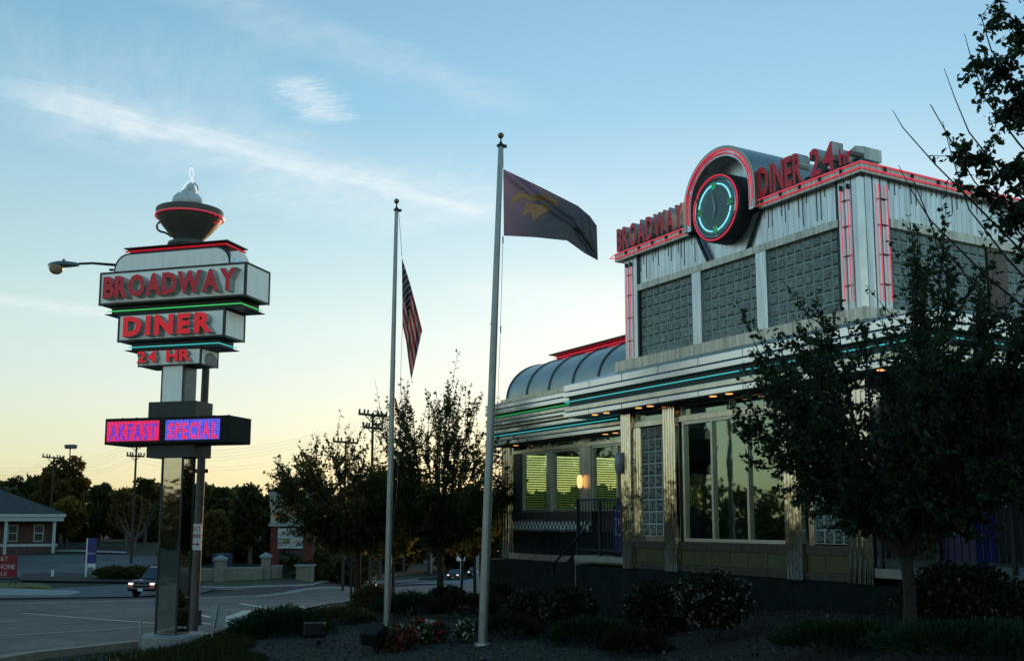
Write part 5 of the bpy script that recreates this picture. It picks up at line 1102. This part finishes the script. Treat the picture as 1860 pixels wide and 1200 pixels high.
# ------------------------------------------------------------------ across the road
b = on_ground(105, 1001); K = b.y / F
t = empty('brick_building', (b.x, b.y, b.z), R(24), 'low red brick building with grey hipped roof and white eave at the left edge', 'building')
wd = 24; h0 = (1001 - 947) * K; x0 = -wd
WHT = mat('eave_white', (.42, .50, .48), .6, 0, .1); bx('wall', BRICK, t, x0, -.5, 0, 12, -1, h0); bx('base_course', mat('darker_brick', (.10, .05, .045), .9, 0, .2), t, x0, -.1, -1.6, -1.45, -1, (1001 - 990) * K)
bx('rail', WHT, t, x0, -.1, -1.62, -1.42, (1001 - 991) * K, (1001 - 986.5) * K)
bx('eave', WHT, t, x0 - .5, .35, -2.0, 12.6, h0, h0 + .62); bx('gutter', mat('gutter_white', (.5, .55, .55), .5), t, x0 - .5, .5, -2.15, 12.7, h0 + .4, h0 + .65)
hr = (947 - 890) * K + .3
m = MB().add([(x0 - .5, -2.2, h0 + .66), (.55, -2.2, h0 + .66), (.55, 12.7, h0 + .66), (x0 - .5, 12.7, h0 + .66), (-9, 5.2, h0 + hr + 1.2), (x0 + 2, 5.2, h0 + hr + 1.2)], [(0, 1, 4, 5), (1, 2, 4), (2, 3, 5, 4), (3, 0, 5), (0, 3, 2, 1)]); m.build('roof', mat('grey_shingles', (.055, .06, .06), .9, 0, .2, 2, .3, 20), t)
for px in (20, 97, -60): 
    x = (px - 105) * K; bx('column', WHT, t, x - .13, x + .13, -1.75, -1.5, -1, h0 - .003)
for px in (-20, 30, 72):
    x = (px - 105) * K; wf = bx('window', WHT, t, x - .42, x + .42, -.06, .02, (1001 - 983) * K, (1001 - 953) * K)
    bx('pane', mat('far_pane', (.03, .05, .05), .1, 0, 0, spec=.9), wf, x - .32, x + .32, -.08, -.062, (1001 - 981) * K, (1001 - 955) * K); bx('glazing_bar', WHT, wf, x - .32, x + .32, -.095, -.081, (1001 - 969) * K, (1001 - 967) * K)
def sheet(px0, px1, py0, py1, D, z=None): a = at(px0, py0, D); c_ = at(px1, py1, D); return a.x, c_.x, c_.z, a.z
# blue panel sign
b = on_ground(162, 1050); D = b.y; k = D / F; t = empty('blue_panel_sign', b, R(4), 'tall blue panel sign on two white legs beside the hedge', 'sign')
hh = (1050 - 979) * k; w_ = 15 * k
pn = bx('panel', mat('deep_blue_panel', (.012, .03, .20), .4, 0, .1), t, -.38 * w_, .62 * w_, 0, .12, (1050 - 1023) * k, hh)
for x in (-.45 * w_, .52 * w_): bx('leg', WHITE, t, x - .05, x + .05, 0, .12, -.1, (1050 - 1024) * k if x > 0 else hh)
bx('lower_plate', WHITE, t, -.3 * w_, .5 * w_, .02, .1, (1050 - 1030) * k, (1050 - 1024) * k)
merged(word('Hobart', -.34 * w_, .58 * w_, (1050 - 1007) * k, 3.6 * k, -.012, .01, bold=0)).build('lettering', WHITE, pn)
MB().prism([(-.1, hh - 1.0), (.12, hh - .45), (.30, hh - .85), (.12, hh - .75)], -.012, -.004).build('emblem', mat('faint_red', (.12, .03, .08), .5), pn)
# red banner
b = on_ground(28, 1067); D = b.y; k = D / F; t = empty('red_banner_sign', b, R(-3), 'red phone sale banner on a thin frame at the left edge', 'sign')
bn = bx('banner', mat('banner_red', (.22, .006, .012), .5, 0, .08), t, -62 * k, 0, 0, .04, (1067 - 1048) * k, (1067 - 1009) * k)
WC = mat('banner_lettering', (.62, .52, .50), .6)
def bw(s, px0, px1, py, h): merged(word(s, (px0 - 28) * k, (px1 - 28) * k, (1067 - py) * k, h * k, -.012, .01, bold=.0, gap=.1)).build('lettering', WC, bn)
bw('AT&T', -18, 11, 1019, 7.5); bw('SMARTPHONE', -48, 25, 1034, 9); bw('SALE', -14, 10.5, 1045, 7)
for x in (-60 * k, -1 * k): bx('leg', DARKM, t, x - .03, x + .03, .041, .09, -.1, (1067 - 1009) * k)
for s in (-1, 1): MB().tube([(-1 * k, .06, (1067 - 1042) * k), (-1 * k + s * 16 * k, .06, 0)], .025, 5).build('brace', DARKM, t)
b = on_ground(95, 1049); MB().tube([(b.x, b.y, b.z - .1), (b.x, b.y, b.z + 14 * b.y / F)], .09, 8)
t = empty('white_bollard', b, 0, 'short white marker post in the planting strip left of the blue sign', 'bollard'); MB().tube([(0, 0, -.1), (0, 0, 14.5 * b.y / F)], .10, 8).build('post', WHITE, t)
for i, (px, rx) in enumerate(((212, 1.5), (250, 1.15))):
    b = on_ground(px, 1052); shrub('hedge', ['long clipped dark hedge beside the blue panel sign', 'end of the hedge partly behind the maroon car'][i], 'hedge', px, 0, b.y, rx, .42, 2600, .16, LF_FAR if i else STRAW if 0 else LF_FAR, 60 + i, ry=1.0, stems=False, group='clipped hedge by the parking lot')
# stone walls and piers
STN = mat('pale_block', (.22, .20, .155), .9, 0, .15, 3, .3, 8); CAP = mat('stone_cap', (.24, .28, .27), .8, 0, .1)
def pier(px, py, wpx, hpx, label, dd=0):
    b = on_ground(px, py); k = b.y / F; t = empty('stone_pier', b, 0, label, 'stone pier', 'pale stone piers'); w_ = wpx * k / 2
    bx('shaft', STN, t, -w_, w_, -w_, w_, -.3, hpx * k); MB().lathe([(w_ * 1.9, hpx * k), (w_ * 1.9, hpx * k + .14), (.001, hpx * k + .38)], 0, 0, 4).build('cap', CAP, t).rotation_euler = (0, 0, math.pi / 4)
    return b
pier(399, 1058, 16, 40, 'stone pier with a pointed cap next to the lamp post'); pier(482, 1053, 14, 40, 'stone pier with a pointed cap left of the brick pylon sign')
def lowwall(pa, pb, h, label):
    a = on_ground(*pa); c_ = on_ground(*pb); d = c_ - a; L = math.hypot(d.x, d.y); t = empty('low_stone_wall', a, math.atan2(d.y, d.x), label, 'stone wall', 'low pale stone walls')
    bx('wall', STN, t, 0, L, -.15, .15, -.4, h); bx('coping', CAP, t, -.05, L + .05, -.2, .2, h + .002, h + .1)
lowwall((340, 1057), (392, 1057), 22 * 70 / F, 'low pale stone wall behind the lamp post'); lowwall((407, 1057), (475, 1054), 24 * 70 / F, 'low pale stone wall between the two stone piers'); lowwall((490, 1052), (509, 1050), 22 * 72 / F, 'short pale stone wall under the left leg of the pylon sign')
b = on_ground(551, 1057); k = b.y / F; t = empty('stone_pedestal', b, 0, 'square pale stone pedestal under the right leg of the pylon sign', 'pedestal'); bx('block', STN, t, -14 * k, 14 * k, 0, 1, -.4, 28 * k); bx('cap', CAP, t, -17 * k, 17 * k, -.1, 1.1, 28 * k + .002, 31 * k)
# pylon sign
b = on_ground(524, 1052); b = Vector((b.x, b.y + .8, b.z)); k = b.y / F; t = empty('shopping_centre_sign', b, R(3), 'brick shopping centre pylon sign with white shop panels, half hidden by the broad tree', 'sign')
RBK = mat('dark_red_brick', (.11, .028, .022), .9, 0, .15, 4, .1); CRM = mat('cream_sign_panel', (.34, .34, .29), .6, 0, .06)
zz = lambda y: (1052 - y) * k
for a, c_ in ((-38, -22), (20, 38)): bx('leg', RBK, t, a * k, c_ * k, 0, .9, -.5, zz(959))
up_ = bx('upper_panel', CRM, t, -39 * k, 39 * k, -.06, .96, zz(953), zz(926)); tp = bx('top_panel', CRM, t, -41 * k, 40 * k, -.1, 1.0, zz(925), zz(905)); bx('ledge', CAP, t, -42 * k, 41 * k, -.2, 1.1, zz(959), zz(953.3)); bx('coping', CAP, t, -43 * k, 42 * k, -.15, 1.05, zz(904.7), zz(897))
tn = bx('tenant_panel', mat('tenant_white', (.42, .46, .44), .5, 0, .05), t, -25 * k, 19.5 * k, -.12, .5, zz(998), zz(962.5)); bx('cross_board', DARKM, t, -22 * k, 20 * k, .3, .6, -.3, zz(1000))
BK = mat('dark_print', (.03, .05, .04), .6)
def pw(s, x0, x1, y, h, m_, par, yo=-.135, bold=.02): merged(word(s, (x0 - 524) * k, (x1 - 524) * k, zz(y), h * k, yo, .012, bold=bold)).build('lettering', m_, par)
pw('ANOTHE', 486, 520, 919, 9, BK, tp, -.115); pw('Grill', 502, 545, 944, 9, mat('orange_print', (.38, .10, .03), .6), up_, -.075)
MB().lathe([(.001, -.07), (5.2 * k, -.07)], (495 - 524) * k, zz(939), 20, axis='y').build('round_logo', mat('orange_print', (.38, .10, .03), .6), up_); MB().lathe([(.001, -.075), (2.6 * k, -.075)], (495 - 524) * k, zz(939), 16, axis='y').build('logo_core', mat('gold_print', (.4, .28, .06), .6), up_)
for y in (971.5, 980.5, 989.3): bx('panel_divider', BK, tn, -25 * k, 19.5 * k, -.13, -.121, zz(y), zz(y - .5))
bx('panel_divider', BK, tn, (520.5 - 524) * k, (521.2 - 524) * k, -.14, -.131, zz(998), zz(962.5))
bx('dark_panel', BK, tn, (522 - 524) * k, (543 - 524) * k, -.14, -.131, zz(971), zz(964)); pw('sushi', 529, 541, 969.5, 3, WHITE, tn, -.155)
bx('dark_panel', mat('green_black_panel', (.02, .06, .03), .5), tn, -24.5 * k, (520 - 524) * k, -.14, -.131, zz(988.7), zz(981)); pw('SUB', 500.5, 508.5, 987, 4.6, WHITE, tn, -.155); pw('WAY', 509.5, 519, 987, 4.6, mat('yellow_print', (.5, .42, .03), .6), tn, -.155)
pw('NAILS', 526, 542, 987.5, 4.2, mat('dark_red_print', (.25, .02, .02), .6), tn); pw('BEAUTY', 499.5, 516, 994, 3.6, mat('dark_red_print', (.25, .02, .02), .6), tn); pw('e-net', 524, 535, 995, 3, mat('green_print', (.03, .2, .06), .6), tn)
# blue container with a white notice
b = on_ground(376, 1056); b = Vector((b.x - .1, b.y + 3.5, b.z)); k = b.y / F; t = empty('blue_container', b, R(8), 'blue container with a white notice left of the first stone pier', 'container'); bx('box', mat('container_blue', (.010, .028, .07), .6, .1, .15), t, -15 * k, 15 * k, 0, 2, 0, 44 * k, bevel=.05); bx('notice', WHITE, t, 2 * k, 10 * k, -.03, -.01, 18 * k, 32 * k)
# wooden posts
for px, py, h, lean, lab, m_ in ((617, 1046, 27, .12, 'short leaning pale timber post at the roadside', mat('new_timber', (.30, .27, .12), .8)), (606, 1044, 40, 0, 'plain grey timber post left of the leaning one', BARKG), (583, 1045, 86, 0, 'thin pale pole nearest the brick pylon sign', POLE), (733, 1040, 112, 0, 'thick pale timber pole behind the thinner flagpole', BARKG), (783, 1040, 36, 0, 'thin white post at the road edge left of the upright tree', POLE)):
    b = on_ground(px, py); k = b.y / F; t = empty('roadside_post', b, 0, lab, 'post', 'posts along the far roadside'); MB().tube([(0, 0, -.2), (lean * h * k, 0, h * k)], (2.6 if h > 100 else 1.7 if h < 50 else 1.0) * k, 8).build('post', m_, t)
b = on_ground(621, 1046); k = b.y / F; t = empty('guy_marker', b, 0, 'pale guy wire sleeve rising behind the leaning timber post', 'post'); MB().tube([(0, .5, 0), (3 * k, .5, 75 * k)], .05, 5).build('sleeve', WHITE, t)
# road signs seen between the trees
def rsign(px, py_b, y0, y1, w, label, m_, diamond=False, txt=None, group=None):
    b = on_ground(px, py_b); D = 60.0; b = atg(px, D); k = D / F; t = empty('road_sign', b, 0, label, 'road sign', group)
    z0 = at(px, y1, D).z - b.z; z1 = at(px, y0, D).z - b.z; bx('post', POLE, t, -.04, .04, .02, .08, -.2, z1)
    if diamond: s_ = MB().prism([(0, z0), (w * k / 2, (z0 + z1) / 2), (0, z1), (-w * k / 2, (z0 + z1) / 2)], -.01, .015).build('plate', m_, t); bx('symbol', BLACK, s_, -.06, .06, -.02, -.012, z0 + .35, z1 - .3)
    else: s_ = bx('plate', m_, t, -w * k / 2, w * k / 2, -.01, .015, z0, z1)
    if txt: merged(word(txt, -w * k * .35, w * k * .35, z0 + (z1 - z0) * .3, (z1 - z0) * .45, -.018, .006)).build('lettering', WHITE if m_ != WHITE else BLACK, s_)
    return t
SB = mat('sign_blue', (.02, .09, .30), .5); rsign(866, 0, 958, 975, 22, 'blue road sign above the orange diamond sign', SB, txt='i'); rsign(869, 0, 976, 1006, 26, 'orange diamond warning sign beside the thicker flagpole', mat('sign_orange', (.42, .10, .01), .5), True)
rsign(837, 0, 989, 1018, 15, 'white rectangular road sign among the yellow young trees', WHITE, txt='35')
# ------------------------------------------------------------------ utility poles and wires
PW = mat('pole_wood', (.05, .042, .036), .9, 0, .2)
def upole(px, ytop, D, arms, label, wpx=5):
    b = atg(px, D); k = D / F; t = empty('utility_pole', b, 0, label, 'utility pole', 'wooden utility poles'); zt = at(px, ytop, D).z - b.z
    MB().tube([(0, 0, -.3), (0, 0, zt)], wpx * k / 2, 8, r2=wpx * k * .36).build('pole', PW, t)
    for (ya, half, tilt) in arms:
        za = at(px, ya, D).z - b.z; h = half * k
        a = MB().box(-h, h, -.07, .07, -.07, .07).build('crossarm', PW, t); a.location = (0, -.12, za); a.rotation_euler = (0, R(tilt), 0)
        m = MB()
        for f_ in (-.95, -.6, -.35, .35, .6, .95): m.lathe([(.05, .07), (.07, .16), (.05, .3), (.001, .32)], f_ * h, 0, 8)
        m.build('insulator', mat('insulator', (.12, .10, .10), .4), a)
        for s in (-1, 1): MB().tube([(s * h * .6, 0, 0), (0, 0, -h * .5)], .03, 4).build('brace', PW, a)
    return b
upole(239, 806, 84, ((807.5, 22, 3), (828, 16, 3)), 'utility pole with two crossarms just left of the diner sign column'); upole(673, 749, 62, ((754, 26, 6), (777, 18, 5)), 'tallest utility pole with two crossarms left of the thinner flagpole', 6)
upole(624, 800, 70, ((803, 23, 4), (834, 18, 0)), 'utility pole behind the broad tree, lower than its neighbour'); upole(88, 828, 95, ((831, 20, 5),), 'utility pole hidden in the round tree at the left', 4)
b = atg(118, 150); k = 150 / F; t = empty('floodlight_mast', b, 0, 'distant cluster of sports floodlights rising above the round tree', 'light mast'); z_ = at(118, 812, 150).z - b.z
MB().tube([(0, 0, 0), (0, 0, z_)], .15, 6).build('mast', POLE, t); m = MB()
for i in range(7): a = -.95 + i * .32; m.lathe([(.35, -.2), (.5, .3), (.001, .45)], math.sin(a) * 7.5 * k, 0, 8); 
m.build('lamp_cluster', POLE, t).location = (0, 0, z_)
# wires
def wires(name, pts, n, label):
    t = MB()
    for i in range(n):
        o = i * 6.5; 
        for (x0, y0, D0), (x1, y1, D1) in zip(pts, pts[1:]):
            a = at(x0, y0 + o, D0); c_ = at(x1, y1 + o * .8, D1); t.tube([a.lerp(c_, q) + Vector((0, 0, -1.2 * 4 * q * (1 - q))) for q in np.linspace(0, 1, 12)], .005, 3)
    o = t.build(name, BLACK); tag(o, label, 'wires')
wires('power_lines', [(-80, 838, 90), (239, 806, 84), (673, 757, 62), (1100, 700, 50)], 4, 'thin power lines running between the utility poles across the sky')
wires('telephone_lines', [(-80, 850, 95), (88, 832, 95), (239, 829, 84), (624, 806, 70), (900, 790, 60)], 2, 'thin telephone lines on the lower crossarms')

# ------------------------------------------------------------------ trees across the road
def big_tree(px, D, ytop, wpx, label, seed, lm, n=2600, leaf=None, name='broadleaf_tree', group=None, gap=1.0, nl=16):
    rng = np.random.default_rng(seed); rd = random.Random(seed)
    b = atg(px, D); k = D / F; H = at(px, ytop, D).z - b.z; rx = wpx * k / 2; t = empty(name, b, 0, label, 'tree', group); w = MB()
    w.tube([(0, 0, -.3), (0, 0, H * .3), (.1, 0, H * .75)], [.02 * H + .08, .02 * H, .04], 7)
    cs = []
    for i in range(34):
        u = rng.normal(size=3); u /= np.linalg.norm(u); q = rng.uniform(.45, .92); c_ = np.array([u[0] * rx * q, u[1] * rx * q, H * .58 + u[2] * H * .36 * q]); cs.append((c_, rx * rng.uniform(.22, .42)))
        if i < 12: w.tube([(0, 0, H * rd.uniform(.25, .5)), tuple(c_ * .6 + np.array([0, 0, H * .1])), tuple(c_)], [.09, .06, .02], 4)
    w.build('trunk', BARKG, t)
    n = int(n * 2.2); ci = rng.integers(0, len(cs), n); u = rng.normal(size=(n, 3)); u /= np.linalg.norm(u, axis=1)[:, None]
    C3 = np.array([c_ for c_, r_ in cs])[ci]; RR = np.array([r_ for c_, r_ in cs])[ci][:, None]
    p = C3 + u * RR * rng.uniform(.5, 1.1, n)[:, None] * np.array([1, 1, .8]); d = u + rng.normal(size=u.shape) * .6; d /= np.linalg.norm(d, axis=1)[:, None]
    leaves_obj('crown', leaf_faces(p, d, (leaf or .5) * .62, rng, .5), lm, t); return t
big_tree(108, 112, 822, 84, 'large round tree standing above the tree line at the left', 101, LF_FARY, 6000, .55, gap=.5)
big_tree(8, 115, 852, 60, 'dark tree behind the brick building at the left edge', 102, LF_FAR, 2000)
big_tree(120, 100, 895, 60, 'yellowing bush-like tree right of the brick building', 103, LF_YEL, 2600, .45)
big_tree(180, 104, 868, 60, 'dark green tree in the tree line right of the yellowing one', 104, LF_FAR, 3000, .5)
big_tree(228, 100, 880, 60, 'brown autumn tree below the left utility pole', 105, LF_FARY, 2600, .45)
big_tree(262, 108, 862, 60, 'dark tree in the tree line just left of the sign column', 106, LF_FAR, 3000, .5)
big_tree(400, 88, 866, 80, 'dark round tree in the tree line right of the lamp post', 107, LF_FAR, 3600, .5)
big_tree(455, 84, 872, 80, 'dark tree in the tree line above the stone piers', 108, LF_FAR, 3400, .5)
big_tree(515, 86, 868, 100, 'dark tree behind the brick pylon sign', 109, LF_FAR, 3600, .5)
big_tree(392, 80, 912, 50, 'yellowish low tree behind the blue container', 110, LF_FARY, 2000, .4)
big_tree(590, 88, 872, 100, 'dark tree behind the broad near tree', 111, LF_FAR, 3000, .5)
big_tree(690, 150, 888, 100, 'dark tree across the road behind the thinner flagpole', 112, LF_FAR, 3200, .8)
big_tree(780, 172, 892, 120, 'dark tree across the road behind the upright tree', 113, LF_FAR, 3200, .8)
big_tree(880, 178, 895, 130, 'dark tree across the road behind the thicker flagpole', 114, LF_FAR, 3400, .8)
b = atg(245, 90); tree('bare_tree', 'leafless pale branched tree in front of the tree line near the sign column', 'tree', b, 1.6, (b.x, b.y, b.z + 3.6), (1.9, 1.5, 2.4), 12, 10, 0, .1, 120, LF_FAR, .09, bark=mat('pale_bark', (.13, .11, .085), .9), up=.9)
b = atg(640, 40); tree('bare_tree', 'half bare tree with thin upright twigs above the broad near tree', 'tree', b, 2.2, (b.x - .5, b.y, b.z + 4.9), (1.9, 1.5, 2.1), 17, 14, 1500, .12, 121, LF_YEL, .05, up=1.0)
# far woodland as one mass, all round the site
def woodland(name, label, arcs, seed):
    rng = np.random.default_rng(seed); VV = []
    for (a0, a1, R0, htop, step) in arcs:
        for az in np.arange(a0, a1, step):
            az_ = az + rng.uniform(-.4, .4) * step; Rr = R0 * rng.uniform(.95, 1.15); cx_, cy_ = math.sin(R(az_)) * Rr, math.cos(R(az_)) * Rr; g0 = ground(cx_, cy_); h = htop * rng.uniform(.75, 1.08) - g0; w_ = math.radians(step) * R0 * 1.0
            n = 1100; u = rng.normal(size=(n, 3)); u /= np.linalg.norm(u, axis=1)[:, None]; q = u * rng.uniform(.5, 1, n)[:, None] ** .5 * np.array([w_, w_, h * .5]) + np.array([cx_, cy_, g0 + h * .5]); dd = u + rng.normal(size=u.shape) * .6; dd /= np.linalg.norm(dd, axis=1)[:, None]; VV.append(leaf_faces(q, dd, R0 * .0062, rng, .5))
    o = leaves_obj(name, np.concatenate(VV), LF_FAR, None); tag(o, label, 'woodland', kind='stuff')
woodland('distant_woodland', 'dark far-off woodland forming the skyline across the road', [(-17.5, -8, 80, -.2, 1.6), (-34, -8, 128, 6.4, 1.5), (-8, 32, 185, 8.0, 1.5), (32, 110, 150, 10, 5)], 5)
woodland('surrounding_woodland', 'dark woodland to the left of and behind the viewpoint', [(-125, -36, 80, 5.6, 4.0), (110, 235, 70, 10, 6)], 6)
# extra detail set: a low hill behind everything closes the horizon
hv = []; hf = []; nn = 120
for i in range(nn + 1):
    a = 2 * math.pi * i / nn; 
    for rr_, z in ((300, -9), (420, 3 + 2 * math.sin(a * 5)), (700, 4)): hv.append((math.sin(a) * rr_, math.cos(a) * rr_, z))
for i in range(nn):
    for j in range(2): hf.append((i * 3 + j, i * 3 + j + 1, (i + 1) * 3 + j + 1, (i + 1) * 3 + j))
h_ = MB().add(hv, hf).build('hills', mat('far_hill', (.012, .02, .012), .95, 0, .3, .05)); tag(h_, kind='structure')
